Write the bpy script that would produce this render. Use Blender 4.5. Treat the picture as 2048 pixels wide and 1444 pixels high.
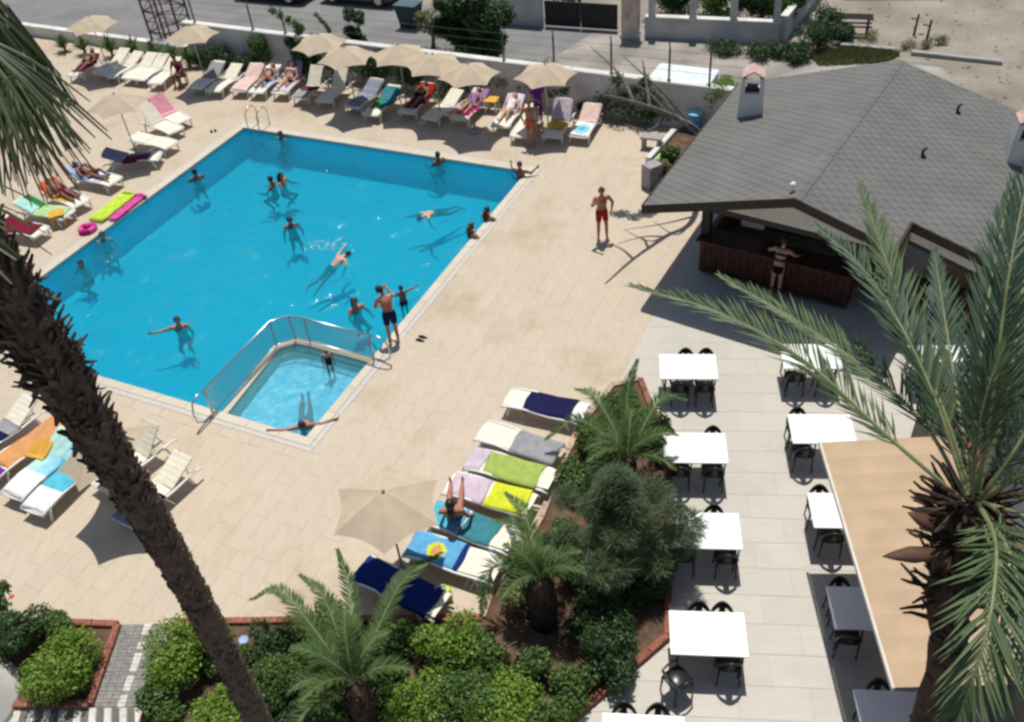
import bpy, bmesh, math, random
import numpy as np
from mathutils import Vector, Matrix
for o in list(bpy.data.objects): bpy.data.objects.remove(o)
SC = bpy.context.scene
COL = SC.collection
R = math.radians
random.seed(7); RNG = np.random.default_rng(7)

# ------------------------------------------------------------------ camera
FPX, PITCH, ROLL, HC = 1823.6, R(40.543), R(-5.59), 14.34
CAMP = np.array([0.0, 0.0, HC])
_fw = np.array([0, math.cos(PITCH), -math.sin(PITCH)])
_dn = np.array([0, -math.sin(PITCH), -math.cos(PITCH)])
_rt = np.array([1.0, 0, 0])
_ix = math.cos(ROLL)*_rt - math.sin(ROLL)*_dn
_iy = math.sin(ROLL)*_rt + math.cos(ROLL)*_dn
cd = bpy.data.cameras.new('camera'); cam = bpy.data.objects.new('camera', cd); COL.objects.link(cam)
cd.sensor_width = 36; cd.lens = 36*FPX/2048; cd.clip_end = 2000; cd.clip_start = .1
_m = np.eye(4); _m[:3, 0] = _ix; _m[:3, 1] = -_iy; _m[:3, 2] = -_fw; _m[:3, 3] = CAMP
cam.matrix_world = Matrix(_m.tolist()); SC.camera = cam
# ------------------------------------------------------------------ sky + sun + exposure
SUN_EL, SUN_AZ = R(72), R(8)            # sun stands beyond the pool, a little to the right
W = bpy.data.worlds.new('World'); SC.world = W; W.use_nodes = True
nt = W.node_tree; nt.nodes.clear()
sk = nt.nodes.new('ShaderNodeTexSky'); sk.sky_type = 'NISHITA'; sk.sun_disc = False
sk.sun_elevation = SUN_EL; sk.sun_rotation = SUN_AZ; sk.air_density = 1.0; sk.dust_density = 1.2
bg = nt.nodes.new('ShaderNodeBackground'); bg.inputs[1].default_value = .078
wo = nt.nodes.new('ShaderNodeOutputWorld'); nt.links.new(sk.outputs[0], bg.inputs[0]); nt.links.new(bg.outputs[0], wo.inputs[0])
sd = np.array([math.sin(SUN_AZ)*math.cos(SUN_EL), math.cos(SUN_AZ)*math.cos(SUN_EL), math.sin(SUN_EL)])
sl = bpy.data.lights.new('sun', 'SUN'); sl.energy = 4.15; sl.angle = R(.55); sl.color = (1, .965, .9)
so = bpy.data.objects.new('sun', sl); COL.objects.link(so); so.location = (0, 0, 40)
so.rotation_euler = Vector(sd.tolist()).to_track_quat('Z', 'Y').to_euler()
SC.view_settings.view_transform = 'Standard'; SC.view_settings.look = 'None'
SC.view_settings.exposure = 0.0; SC.view_settings.gamma = 1
SC.render.engine = 'CYCLES'
SC.cycles.pixel_filter_type = 'BLACKMAN_HARRIS'; SC.cycles.filter_width = 2.7
SC.cycles.transparent_max_bounces = 24

# ------------------------------------------------------------------ pixel helpers (photo is 2048x1444)
def ray(u, v): return (u-1024)/FPX*_ix + (v-722)/FPX*_iy + _fw
def at(u, v, z=0.0):
    d = ray(u, v); return CAMP + d*((z-HC)/d[2])
def along(u, v, dist):
    d = ray(u, v); return CAMP + d/np.linalg.norm(d)*dist
# ------------------------------------------------------------------ materials
def newmat(name):
    m = bpy.data.materials.new(name); m.use_nodes = True; n = m.node_tree; n.nodes.clear()
    return m, n.nodes, n.links
def mat(name, col, rough=.6, var=.12, scale=8, bump=.0, bscale=60, metal=0, spec=.4, rnd=.0, col2=None, coat=0):
    """principled with noise mottling, optional per-piece tone and fine bump"""
    m, N, L = newmat(name)
    out = N.new('ShaderNodeOutputMaterial'); b = N.new('ShaderNodeBsdfPrincipled'); L.new(b.outputs[0], out.inputs[0])
    tc = N.new('ShaderNodeTexCoord'); geo = N.new('ShaderNodeNewGeometry')
    no = N.new('ShaderNodeTexNoise'); no.inputs['Scale'].default_value = scale; no.inputs['Detail'].default_value = 5
    L.new(geo.outputs['Position'], no.inputs['Vector'])
    mx = N.new('ShaderNodeMix'); mx.data_type = 'RGBA'
    c2 = col2 or tuple(max(0, c*(1-2*var)) for c in col)
    c1 = tuple(min(1, c*(1+var)) for c in col) if not col2 else col
    mx.inputs[6].default_value = (*c1, 1); mx.inputs[7].default_value = (*c2, 1)
    rp = N.new('ShaderNodeMapRange'); rp.inputs[1].default_value = .32; rp.inputs[2].default_value = .68
    L.new(no.outputs[0], rp.inputs[0]); L.new(rp.outputs[0], mx.inputs[0])
    src = mx.outputs[2]
    if rnd:
        oi = N.new('ShaderNodeObjectInfo')
        ad = N.new('ShaderNodeMath'); ad.operation = 'ADD'; L.new(oi.outputs['Random'], ad.inputs[0]); L.new(geo.outputs['Random Per Island'], ad.inputs[1])
        fr = N.new('ShaderNodeMath'); fr.operation = 'FRACT'; L.new(ad.outputs[0], fr.inputs[0])
        mr = N.new('ShaderNodeMapRange'); mr.inputs[3].default_value = 1-rnd; mr.inputs[4].default_value = 1+rnd*.6; L.new(fr.outputs[0], mr.inputs[0])
        mu = N.new('ShaderNodeMix'); mu.data_type = 'RGBA'; mu.blend_type = 'MULTIPLY'; mu.inputs[0].default_value = 1
        L.new(src, mu.inputs[6]); L.new(mr.outputs[0], mu.inputs[7]); src = mu.outputs[2]
    L.new(src, b.inputs['Base Color'])
    b.inputs['Roughness'].default_value = rough; b.inputs['Metallic'].default_value = metal
    b.inputs['Specular IOR Level'].default_value = spec; b.inputs['Coat Weight'].default_value = coat
    if bump:
        n2 = N.new('ShaderNodeTexNoise'); n2.inputs['Scale'].default_value = bscale; n2.inputs['Detail'].default_value = 4
        L.new(geo.outputs['Position'], n2.inputs['Vector'])
        bp = N.new('ShaderNodeBump'); bp.inputs['Strength'].default_value = bump; bp.inputs['Distance'].default_value = .02
        L.new(n2.outputs[0], bp.inputs['Height']); L.new(bp.outputs[0], b.inputs['Normal'])
    return m
def leafmat(name, col, col2, trans=.3, rough=.5):
    m, N, L = newmat(name)
    out = N.new('ShaderNodeOutputMaterial'); b = N.new('ShaderNodeBsdfPrincipled')
    geo = N.new('ShaderNodeNewGeometry'); mx = N.new('ShaderNodeMix'); mx.data_type = 'RGBA'
    mx.inputs[6].default_value = (*col, 1); mx.inputs[7].default_value = (*col2, 1)
    L.new(geo.outputs['Random Per Island'], mx.inputs[0]); L.new(mx.outputs[2], b.inputs['Base Color'])
    b.inputs['Roughness'].default_value = rough; b.inputs['Specular IOR Level'].default_value = .35
    t = N.new('ShaderNodeBsdfTranslucent'); L.new(mx.outputs[2], t.inputs[0])
    ms = N.new('ShaderNodeMixShader'); ms.inputs[0].default_value = trans
    L.new(b.outputs[0], ms.inputs[1]); L.new(t.outputs[0], ms.inputs[2]); L.new(ms.outputs[0], out.inputs[0])
    return m
def stonemat(name, c1, c2, c3, rnd=.1, rough=.55, vein=(1, 6, 1), rot=0, big=.35):
    """travertine: streaky veins, broad faint stains, tone per slab"""
    m, N, L = newmat(name)
    out = N.new('ShaderNodeOutputMaterial'); b = N.new('ShaderNodeBsdfPrincipled'); L.new(b.outputs[0], out.inputs[0])
    geo = N.new('ShaderNodeNewGeometry'); mp = N.new('ShaderNodeMapping'); mp.inputs['Rotation'].default_value = (0, 0, rot); mp.inputs['Scale'].default_value = vein
    L.new(geo.outputs['Position'], mp.inputs[0])
    no = N.new('ShaderNodeTexNoise'); no.inputs['Scale'].default_value = 1.6; no.inputs['Detail'].default_value = 7; no.inputs['Roughness'].default_value = .62
    L.new(mp.outputs[0], no.inputs['Vector'])
    rp = N.new('ShaderNodeValToRGB'); e = rp.color_ramp.elements
    e[0].position = .3; e[0].color = (*c2, 1); e[1].position = .72; e[1].color = (*c1, 1)
    L.new(no.outputs[0], rp.inputs[0])
    n2 = N.new('ShaderNodeTexNoise'); n2.inputs['Scale'].default_value = big; n2.inputs['Detail'].default_value = 6; n2.inputs['Roughness'].default_value = .65
    L.new(geo.outputs['Position'], n2.inputs['Vector'])
    r2 = N.new('ShaderNodeMapRange'); r2.inputs[1].default_value = .52; r2.inputs[2].default_value = .74; r2.inputs[4].default_value = .75
    L.new(n2.outputs[0], r2.inputs[0])
    mx = N.new('ShaderNodeMix'); mx.data_type = 'RGBA'; L.new(r2.outputs[0], mx.inputs[0]); L.new(rp.outputs[0], mx.inputs[6]); mx.inputs[7].default_value = (*c3, 1)
    oi = N.new('ShaderNodeObjectInfo'); ad = N.new('ShaderNodeMath'); ad.operation = 'ADD'
    L.new(oi.outputs['Random'], ad.inputs[0]); L.new(geo.outputs['Random Per Island'], ad.inputs[1])
    fr = N.new('ShaderNodeMath'); fr.operation = 'FRACT'; L.new(ad.outputs[0], fr.inputs[0])
    mr = N.new('ShaderNodeMapRange'); mr.inputs[3].default_value = 1-rnd; mr.inputs[4].default_value = 1+rnd*.5; L.new(fr.outputs[0], mr.inputs[0])
    mu = N.new('ShaderNodeMix'); mu.data_type = 'RGBA'; mu.blend_type = 'MULTIPLY'; mu.inputs[0].default_value = 1
    L.new(mx.outputs[2], mu.inputs[6]); L.new(mr.outputs[0], mu.inputs[7]); L.new(mu.outputs[2], b.inputs['Base Color'])
    b.inputs['Roughness'].default_value = rough; b.inputs['Specular IOR Level'].default_value = .3
    return m
M = {}
DA = R(-27.77)                                    # direction of the pool's far edge
M['deck'] = stonemat('travertine_deck', (.555, .465, .35), (.50, .415, .31), (.37, .265, .17), .03, vein=(5, 1, 1), rot=-DA)
M['grout'] = mat('grout', (.43, .36, .27), .9)
M['deckbed'] = M['deck']
M['terrbed'] = mat('grey_grout', (.47, .44, .38), .9, .1, 3)
M['coping'] = stonemat('pale_coping', (.62, .56, .44), (.55, .49, .38), (.5, .42, .32), .06)
M['drain'] = mat('overflow_grate', (.54, .51, .46), .6, .1, 30)
M['terrace'] = stonemat('white_marble_paving', (.535, .50, .43), (.48, .45, .395), (.42, .395, .355), .04, vein=(1, 7, 1), rot=R(9), big=.6)
M['soil'] = mat('dry_soil', (.16, .095, .055), .95, .35, 5, .5, 40, col2=(.075, .045, .03))
M['brick'] = mat('terracotta_kerb', (.30, .115, .07), .85, .25, 20, .3, rnd=.2)
M['pinkkerb'] = mat('pinkish_stone_kerb', (.50, .36, .27), .85, .15, 12, .2, rnd=.1)
M['paver'] = mat('grey_paver', (.27, .255, .24), .9, .15, 18, .3, rnd=.14)
M['paver_w'] = mat('white_paver', (.62, .60, .54), .85, .12, 20, rnd=.1)
M['paver_d'] = mat('brown_paver', (.16, .15, .13), .9, .12, 20, rnd=.1)
M['plaster'] = mat('white_plaster', (.68, .66, .62), .85, .08, 1.5, .15, 30)
M['plaster_g'] = mat('grey_white_plaster', (.56, .55, .53), .85, .12, 1.2, .15, 30)
M['pink_plaster'] = mat('pinkish_plaster', (.66, .56, .48), .85, .12, 2)
M['asphalt'] = mat('worn_asphalt', (.21, .205, .20), .92, .1, .5, .2, 50)
M['dust'] = mat('dusty_ground', (.34, .30, .245), .95, .3, .45, .4, 12, col2=(.20, .175, .14))
M['dusty_road'] = mat('dusty_road', (.33, .30, .265), .95, .2, .6, .2, 40)
M['cream'] = mat('cream_plastic', (.80, .745, .60), .55, .05, 5)
M['whitep'] = mat('white_plastic', (.78, .78, .76), .4, .04, 5)
M['canvas'] = mat('beige_canvas', (.515, .42, .30), .9, .05, 3, .15, 120)
M['pole'] = mat('painted_steel_pole', (.42, .40, .36), .4, .05, 5, metal=.3)
M['concrete'] = mat('concrete', (.36, .35, .33), .9, .12, 9, .3)
M['black'] = mat('black_resin', (.014, .014, .016), .33, .1, 5, spec=.5)
M['black2'] = mat('matt_black', (.02, .02, .022), .6, .1, 5)
M['tabletop'] = mat('white_laminate', (.86, .86, .84), .3, .01, 5)
M['shingle'] = mat('grey_shingle', (.155, .153, .144), .85, .06, 1.2, .1, 60, rnd=.028)
M['fascia'] = mat('dark_brown_timber', (.045, .03, .022), .7, .2, 14)
M['gable'] = mat('beige_board', (.66, .62, .53), .8, .05, 3)
M['barwood'] = mat('dark_red_timber', (.075, .022, .014), .5, .3, 9, coat=.2)
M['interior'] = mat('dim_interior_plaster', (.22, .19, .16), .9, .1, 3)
M['warmwall'] = mat('warm_beige_wall', (.55, .40, .22), .85, .1, 3)
M['steel'] = mat('stainless_steel', (.55, .55, .54), .28, .05, 5, metal=.9)
M['greenpost'] = mat('green_painted_post', (.09, .12, .09), .6, .15, 8)
M['bark'] = mat('palm_bark', (.15, .105, .08), .95, .4, 14, .5, 30, col2=(.07, .048, .036))
M['bark2'] = mat('date_palm_bark', (.085, .052, .034), .95, .4, 14, .8, 30, col2=(.035, .021, .014))
M['deadwood'] = mat('grey_branch_bark', (.19, .16, .13), .9, .25, 9, .5)
M['spathe'] = mat('dry_brown_spathe', (.10, .045, .03), .7, .2, 9)
M['frond'] = leafmat('date_frond', (.07, .12, .045), (.14, .19, .09), .2)
M['frond_d'] = leafmat('date_frond_dark', (.045, .085, .05), (.09, .14, .085), .2)
M['rachis'] = mat('frond_rachis', (.20, .22, .10), .5, .15, 8)
M['fan'] = leafmat('fan_leaf', (.03, .05, .016), (.085, .11, .045), .08)
M['deadfan'] = leafmat('dry_fan_leaf', (.16, .125, .075), (.24, .19, .12), .15)
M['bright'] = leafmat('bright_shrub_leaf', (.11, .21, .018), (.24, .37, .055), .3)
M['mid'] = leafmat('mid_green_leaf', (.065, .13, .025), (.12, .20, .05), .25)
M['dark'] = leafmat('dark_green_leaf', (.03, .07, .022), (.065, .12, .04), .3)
M['blue'] = leafmat('blue_green_needle', (.12, .18, .09), (.24, .30, .17), .45)
M['sago'] = leafmat('young_palm_leaf', (.06, .12, .028), (.115, .18, .055), .25)
M['grass'] = leafmat('weedy_grass', (.14, .17, .05), (.27, .26, .12), .2)
M['skin_l'] = mat('light_skin', (.60, .36, .25), .5, .06, 12)
M['skin_t'] = mat('tanned_skin', (.40, .20, .125), .5, .08, 12)
M['skin_r'] = mat('sunburnt_skin', (.42, .17, .10), .5, .08, 12)
M['skin_d'] = mat('dark_tan_skin', (.22, .10, .06), .5, .08, 12)
M['hair_d'] = mat('dark_hair', (.018, .013, .01), .5, .2, 60)
M['hair_b'] = mat('brown_hair', (.07, .04, .02), .5, .2, 60)
def cloth(name, c, var=.08):
    if name not in M: M[name] = mat(name, c, .92, var, 7, .2, 90, spec=.15)
    return name
for n_, c_ in dict(navy=(.012, .012, .06), royal=(.012, .03, .17), lime=(.34, .44, .10), yellow=(.62, .66, .04), lilac=(.58, .48, .55), cyan=(.09, .45, .58),
        sky=(.12, .38, .62), maroon=(.16, .012, .03), slate=(.22, .24, .33), paleblue=(.38, .50, .72), orange=(.62, .30, .12), coral=(.58, .12, .05), mint=(.42, .70, .62), green=(.04, .24, .08),
        palegreen=(.40, .58, .26), gold=(.68, .38, .06), purple=(.16, .03, .26), pink=(.74, .32, .40), palepink=(.70, .50, .44), white=(.78, .78, .78), magenta=(.5, .02, .16), mauve=(.34, .20, .40),
        red=(.34, .02, .015), teal=(.05, .22, .26), hotpink=(.72, .10, .38), neon=(.55, .72, .08), palelav=(.66, .60, .72), brown=(.10, .04, .025), greyc=(.30, .30, .31), black_c=(.012, .012, .014), aqua=(.30, .62, .72)).items():
    cloth(n_, c_)

# ------------------------------------------------------------------ mesh builders
class MB:
    def __init__(s): s.v = []; s.f = []; s.m = []
    def add(s, v, f, mi=0):
        o = len(s.v); s.v += [tuple(map(float, p)) for p in v]; s.f += [tuple(i+o for i in q) for q in f]; s.m += [mi]*len(f)
    def box(s, x0, x1, y0, y1, z0, z1, mi=0, rot=0, piv=(0, 0), tf=None):
        v = [(x, y, z) for z in (z0, z1) for y in (y0, y1) for x in (x0, x1)]
        if rot:
            c, n = math.cos(rot), math.sin(rot); v = [(piv[0]+(x-piv[0])*c-(y-piv[1])*n, piv[1]+(x-piv[0])*n+(y-piv[1])*c, z) for x, y, z in v]
        if tf: v = [tf(p) for p in v]
        s.add(v, [(0, 2, 3, 1), (4, 5, 7, 6), (0, 1, 5, 4), (2, 6, 7, 3), (0, 4, 6, 2), (1, 3, 7, 5)], mi)
    def tube(s, pts, r, n=7, mi=0, cap=True, flat=1.0):
        pts = [np.array(p, float) for p in pts]; rs = r if hasattr(r, '__len__') else [r]*len(pts)
        V = []; prev = None
        for i, p in enumerate(pts):
            t = pts[min(i+1, len(pts)-1)]-pts[max(i-1, 0)]; t = t/(np.linalg.norm(t)+1e-9)
            if prev is None:
                a = np.array([0, 0, 1.]) if abs(t[2]) < .9 else np.array([1., 0, 0])
            else: a = prev
            x = np.cross(a, t); x /= np.linalg.norm(x)+1e-9; y = np.cross(t, x); prev = y
            for k in range(n):
                g = 2*math.pi*k/n; V.append(p+x*rs[i]*math.cos(g)+y*rs[i]*flat*math.sin(g))
        F = []
        for i in range(len(pts)-1):
            for k in range(n): F.append((i*n+k, i*n+(k+1) % n, (i+1)*n+(k+1) % n, (i+1)*n+k))
        if cap: F += [tuple(range(n-1, -1, -1)), tuple((len(pts)-1)*n+k for k in range(n))]
        s.add(V, F, mi)
    def lathe(s, prof, n=20, mi=0, c=(0, 0, 0)):
        V = [(c[0]+r*math.cos(2*math.pi*k/n), c[1]+r*math.sin(2*math.pi*k/n), c[2]+z) for r, z in prof for k in range(n)]
        F = [(i*n+k, i*n+(k+1) % n, (i+1)*n+(k+1) % n, (i+1)*n+k) for i in range(len(prof)-1) for k in range(n)]
        F += [tuple(range(n-1, -1, -1)), tuple((len(prof)-1)*n+k for k in range(n))]
        s.add(V, F, mi)
    def prism(s, poly, z0, z1, mi=0):
        n = len(poly); V = [(x, y, z0) for x, y in poly]+[(x, y, z1) for x, y in poly]
        ar = sum(poly[i][0]*poly[(i+1) % n][1]-poly[(i+1) % n][0]*poly[i][1] for i in range(n))
        F = [tuple(range(n-1, -1, -1)), tuple(range(n, 2*n))]+[(i, (i+1) % n, n+(i+1) % n, n+i) for i in range(n)]
        if ar < 0: F = [tuple(reversed(f)) for f in F]
        s.add(V, F, mi)
    def mesh(s, name, mats, smooth=False):
        me = bpy.data.meshes.new(name); me.from_pydata(s.v, [], s.f)
        for m in (mats if isinstance(mats, (list, tuple)) else [mats]): me.materials.append(M[m] if isinstance(m, str) else m)
        if any(s.m): me.polygons.foreach_set('material_index', s.m)
        if smooth: me.polygons.foreach_set('use_smooth', [True]*len(s.f))
        me.update(); return me
    def build(s, name, mats, parent=None, smooth=False, bevel=0, **kw):
        return obj(name, s.mesh(name, mats, smooth), parent, bevel=bevel, **kw)
def obj(name, me, parent=None, loc=None, rotz=None, mw=None, bevel=0, label=None, cat=None, group=None, kind=None):
    o = bpy.data.objects.new(name, me); COL.objects.link(o)
    if parent is not None: o.parent = parent
    if mw is not None: o.matrix_world = mw
    if loc is not None: o.location = tuple(map(float, loc))
    if rotz is not None: o.rotation_euler = (0, 0, rotz)
    if bevel:
        b = o.modifiers.new('bevel', 'BEVEL'); b.width = bevel; b.segments = 2; b.limit_method = 'ANGLE'
    tag(o, label, cat, group, kind); return o
def tag(o, label=None, cat=None, group=None, kind=None):
    if label: o['label'] = label
    if cat: o['category'] = cat
    if group: o['group'] = group
    if kind: o['kind'] = kind
    return o
def empty(name, loc=(0, 0, 0), rotz=0, label=None, cat=None, group=None):
    o = bpy.data.objects.new(name, None); COL.objects.link(o); o.location = tuple(map(float, loc)); o.rotation_euler = (0, 0, rotz); o.empty_display_size = .2
    return tag(o, label, cat, group)
def copytree(root, loc=None, rotz=None, label=None, group=None, cat=None):
    r = root.copy(); COL.objects.link(r)
    if loc is not None: r.location = tuple(map(float, loc))
    if rotz is not None: r.rotation_euler = (0, 0, rotz)
    tag(r, label, cat, group)
    for ch in root.children:
        c = ch.copy(); COL.objects.link(c); c.parent = r
        for g in ch.children:
            d = g.copy(); COL.objects.link(d); d.parent = c
    return r
def hidden_proto(root):
    def rm(o):
        for c in list(o.children): rm(c)
        bpy.data.objects.remove(o)
    rm(root)
def np_mesh(name, V, F4, mats, mi=None, smooth=False):
    """fast quad mesh from numpy arrays"""
    me = bpy.data.meshes.new(name); nv, nf = len(V), len(F4)
    me.vertices.add(nv); me.vertices.foreach_set('co', np.asarray(V, np.float32).ravel())
    me.loops.add(nf*4); me.loops.foreach_set('vertex_index', np.asarray(F4, np.int32).ravel())
    me.polygons.add(nf); me.polygons.foreach_set('loop_start', np.arange(0, nf*4, 4, dtype=np.int32)); me.polygons.foreach_set('loop_total', np.full(nf, 4, np.int32))
    for m in (mats if isinstance(mats, (list, tuple)) else [mats]): me.materials.append(M[m])
    if mi is not None: me.polygons.foreach_set('material_index', np.asarray(mi, np.int32))
    me.update(calc_edges=True); me.validate()
    if smooth: me.polygons.foreach_set('use_smooth', np.ones(nf, bool))
    return me
# ================================================================== SETTING
PA = np.array([-8.837, 31.17, 0.0]); E1 = np.array([math.cos(DA), math.sin(DA), 0]); E2 = np.array([E1[1], -E1[0], 0])
PW, PL = 11.22, 12.6                              # pool width / length
def pf(a, b, z=0.0): return PA + E1*a + E2*b + np.array([0, 0, z])
def ab(p): q = np.array(p[:3])-PA; return q@E1, q@E2
PFM = Matrix(((E1[0], -E2[0], 0, PA[0]), (E1[1], -E2[1], 0, PA[1]), (0, 0, 1, 0), (0, 0, 0, 1)))   # local x = a, local y = -b
def frame_sheet(mb, x0, x1, y0, y1, hx0, hx1, hy0, hy1, z):
    mb.add([(x0, y0, z), (x1, y0, z), (x1, y1, z), (x0, y1, z), (hx0, hy0, z), (hx1, hy0, z), (hx1, hy1, z), (hx0, hy1, z)],
           [(0, 1, 5, 4), (1, 2, 6, 5), (2, 3, 7, 6), (3, 0, 4, 7)])
mb = MB(); frame_sheet(mb, -500, 500, -500, 500, -.1, PW+.1, -PL-.1, .1, -.05)
mb.build('ground', 'dust', mw=PFM, kind='structure', label='dusty bare ground around the hotel garden')
# ---- pool deck: grout bed + slabs
mb = MB(); frame_sheet(mb, -16, 17.2, -22, 5.3, -.05, PW+.05, -PL-.05, .05, -.005)
deck = mb.build('pool_deck', 'deckbed', mw=PFM, kind='structure', label='beige travertine slabs paving the pool surround')
def proj(p):
    q = np.asarray(p, float)-CAMP; w = q@_fw; return 1024+FPX*(q@_ix)/w, 722+FPX*(q@_iy)/w, w
def slab_mesh(name, sx, sy, th, m, ch=.002):
    mb = MB(); x, y = sx/2, sy/2
    mb.add([(-x, -y, -th), (x, -y, -th), (x, y, -th), (-x, y, -th), (-x, -y, -ch*.6), (x, -y, -ch*.6), (x, y, -ch*.6), (-x, y, -ch*.6), (-x+ch, -y+ch, 0), (x-ch, -y+ch, 0), (x-ch, y-ch, 0), (-x+ch, y-ch, 0)],
           [(0, 1, 5, 4), (1, 2, 6, 5), (2, 3, 7, 6), (3, 0, 4, 7), (4, 5, 9, 8), (5, 6, 10, 9), (6, 7, 11, 10), (7, 4, 8, 11), (8, 9, 10, 11)])
    return mb.mesh(name, m)
TX, TY, G = .45, .90, .0025
slabs = []
CW = .62                                             # coping + drain + border width round the pool
for i in range(-35, 38):
    off = (i % 2)*TY*.5
    for j in range(-7, 25):
        a0, b0 = i*TX+.02, j*TY+off; ac, bc = a0+TX/2, b0+TY/2
        if a0+TX > 17.2 or a0 < -15.5 or b0 < -5.2 or b0+TY > 21.5: continue
        if -CW < ac < PW+CW and -CW < bc < PL+CW: continue
        u, v, w = proj(pf(ac, bc))
        if w < 1 or u < -500 or u > 2300 or v < -300 or v > 1800: continue
        seen = -20 < u < 2068 and -20 < v < 1464
        slabs.append((seen, 1/w, ac, bc))
slabs.sort(reverse=True)
sm = slab_mesh('slab', TX-G, TY-G, .012, 'deck')
big = MB()
for k, (s_, w_, ac, bc) in enumerate(slabs):
    dz = random.uniform(-.0005, .0005)
    if k < 290:
        obj('paving_slab', sm, deck, loc=(ac, -bc, dz))
    else:
        x, y = TX/2-G/2, TY/2-G/2
        big.add([(ac-x, -bc-y, -.006), (ac+x, -bc-y, -.006), (ac+x, -bc+y, -.006), (ac-x, -bc+y, -.006), (ac-x, -bc-y, dz), (ac+x, -bc-y, dz), (ac+x, -bc+y, dz), (ac-x, -bc+y, dz)],
                [(0, 1, 5, 4), (1, 2, 6, 5), (2, 3, 7, 6), (3, 0, 4, 7), (4, 5, 6, 7)])
big.build('paving_slabs', 'deck', deck, kind='stuff')
# ---- pool basin
def poolmat():
    m, N, L = newmat('pool_mosaic'); out = N.new('ShaderNodeOutputMaterial'); b = N.new('ShaderNodeBsdfPrincipled'); L.new(b.outputs[0], out.inputs[0])
    geo = N.new('ShaderNodeNewGeometry'); vo = N.new('ShaderNodeTexVoronoi'); vo.inputs['Scale'].default_value = 5
    L.new(geo.outputs['Position'], vo.inputs['Vector'])
    no = N.new('ShaderNodeTexNoise'); no.inputs['Scale'].default_value = .5; L.new(geo.outputs['Position'], no.inputs['Vector'])
    sep = N.new('ShaderNodeSeparateColor'); L.new(vo.outputs['Color'], sep.inputs[0])
    ad = N.new('ShaderNodeMath'); ad.operation = 'MULTIPLY_ADD'; ad.inputs[1].default_value = .35; L.new(sep.outputs[0], ad.inputs[0]); L.new(no.outputs[0], ad.inputs[2])
    mx = N.new('ShaderNodeMix'); mx.data_type = 'RGBA'; L.new(ad.outputs[0], mx.inputs[0]); mx.inputs[6].default_value = (.21, .62, .80, 1); mx.inputs[7].default_value = (.28, .70, .88, 1)
    L.new(mx.outputs[2], b.inputs['Base Color']); b.inputs['Roughness'].default_value = .4
    return m
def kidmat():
    m, N, L = newmat('paddling_mosaic_glitter'); out = N.new('ShaderNodeOutputMaterial'); b = N.new('ShaderNodeBsdfPrincipled'); L.new(b.outputs[0], out.inputs[0])
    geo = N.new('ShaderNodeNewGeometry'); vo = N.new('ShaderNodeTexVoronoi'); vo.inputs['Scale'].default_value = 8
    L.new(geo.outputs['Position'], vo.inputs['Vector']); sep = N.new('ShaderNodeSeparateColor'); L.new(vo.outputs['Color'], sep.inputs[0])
    rp = N.new('ShaderNodeValToRGB'); e = rp.color_ramp.elements; e[0].color = (.36, .68, .80, 1); e[0].position = .1; e[1].color = (.80, .92, .93, 1); e[1].position = .95  # whitish cells paint the water's caustic glitter into the tile colour
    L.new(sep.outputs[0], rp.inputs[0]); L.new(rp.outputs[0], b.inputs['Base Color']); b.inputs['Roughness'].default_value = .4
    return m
def watermat(name, tint, milk, k, sc=2.6, st=.62):
    """water: tinted see-through body, slight turbidity, rippled mirror-like surface"""
    m, N, L = newmat(name); out = N.new('ShaderNodeOutputMaterial')
    tr = N.new('ShaderNodeBsdfTransparent'); tr.inputs[0].default_value = (*tint, 1)
    df = N.new('ShaderNodeBsdfDiffuse'); df.inputs[0].default_value = (*milk, 1)
    gl = N.new('ShaderNodeBsdfGlossy'); gl.inputs['Roughness'].default_value = .05
    geo = N.new('ShaderNodeNewGeometry'); no = N.new('ShaderNodeTexNoise'); no.inputs['Scale'].default_value = sc; no.inputs['Detail'].default_value = 5; no.inputs['Distortion'].default_value = .8
    L.new(geo.outputs['Position'], no.inputs['Vector'])
    n2 = N.new('ShaderNodeTexNoise'); n2.inputs['Scale'].default_value = sc*.28; n2.inputs['Detail'].default_value = 3; L.new(geo.outputs['Position'], n2.inputs['Vector'])
    ad = N.new('ShaderNodeMath'); ad.operation = 'MULTIPLY_ADD'; ad.inputs[1].default_value = 2.2; L.new(n2.outputs[0], ad.inputs[0]); L.new(no.outputs[0], ad.inputs[2])
    bp = N.new('ShaderNodeBump'); bp.inputs['Strength'].default_value = st; bp.inputs['Distance'].default_value = .14; L.new(ad.outputs[0], bp.inputs['Height'])
    fr = N.new('ShaderNodeFresnel'); fr.inputs[0].default_value = 1.33
    for n_ in (gl, df): L.new(bp.outputs[0], n_.inputs['Normal'])
    L.new(bp.outputs[0], fr.inputs['Normal'])
    m0 = N.new('ShaderNodeMixShader'); m0.inputs[0].default_value = k; L.new(tr.outputs[0], m0.inputs[1]); L.new(df.outputs[0], m0.inputs[2])
    ms = N.new('ShaderNodeMixShader'); L.new(fr.outputs[0], ms.inputs[0]); L.new(m0.outputs[0], ms.inputs[1]); L.new(gl.outputs[0], ms.inputs[2]); L.new(ms.outputs[0], out.inputs[0])
    return m
M['mosaic'] = poolmat(); M['kidmosaic_glitter'] = kidmat()
M['water'] = watermat('pool_water', (.24, .92, .955), (.003, .22, .355), .45); M['kidwater'] = watermat('paddling_water', (.50, .84, .93), (.11, .42, .56), .30, 5, .6)
FZ, WZ, KZ = -1.10, -.10, -.42
mb = MB()
mb.add([(0, 0, FZ), (PW, 0, FZ), (PW, -PL, FZ), (0, -PL, FZ), (0, 0, -.002), (PW, 0, -.002), (PW, -PL, -.002), (0, -PL, -.002)],
       [(0, 3, 2, 1), (0, 1, 5, 4), (1, 2, 6, 5), (2, 3, 7, 6), (3, 0, 4, 7)])
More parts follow.
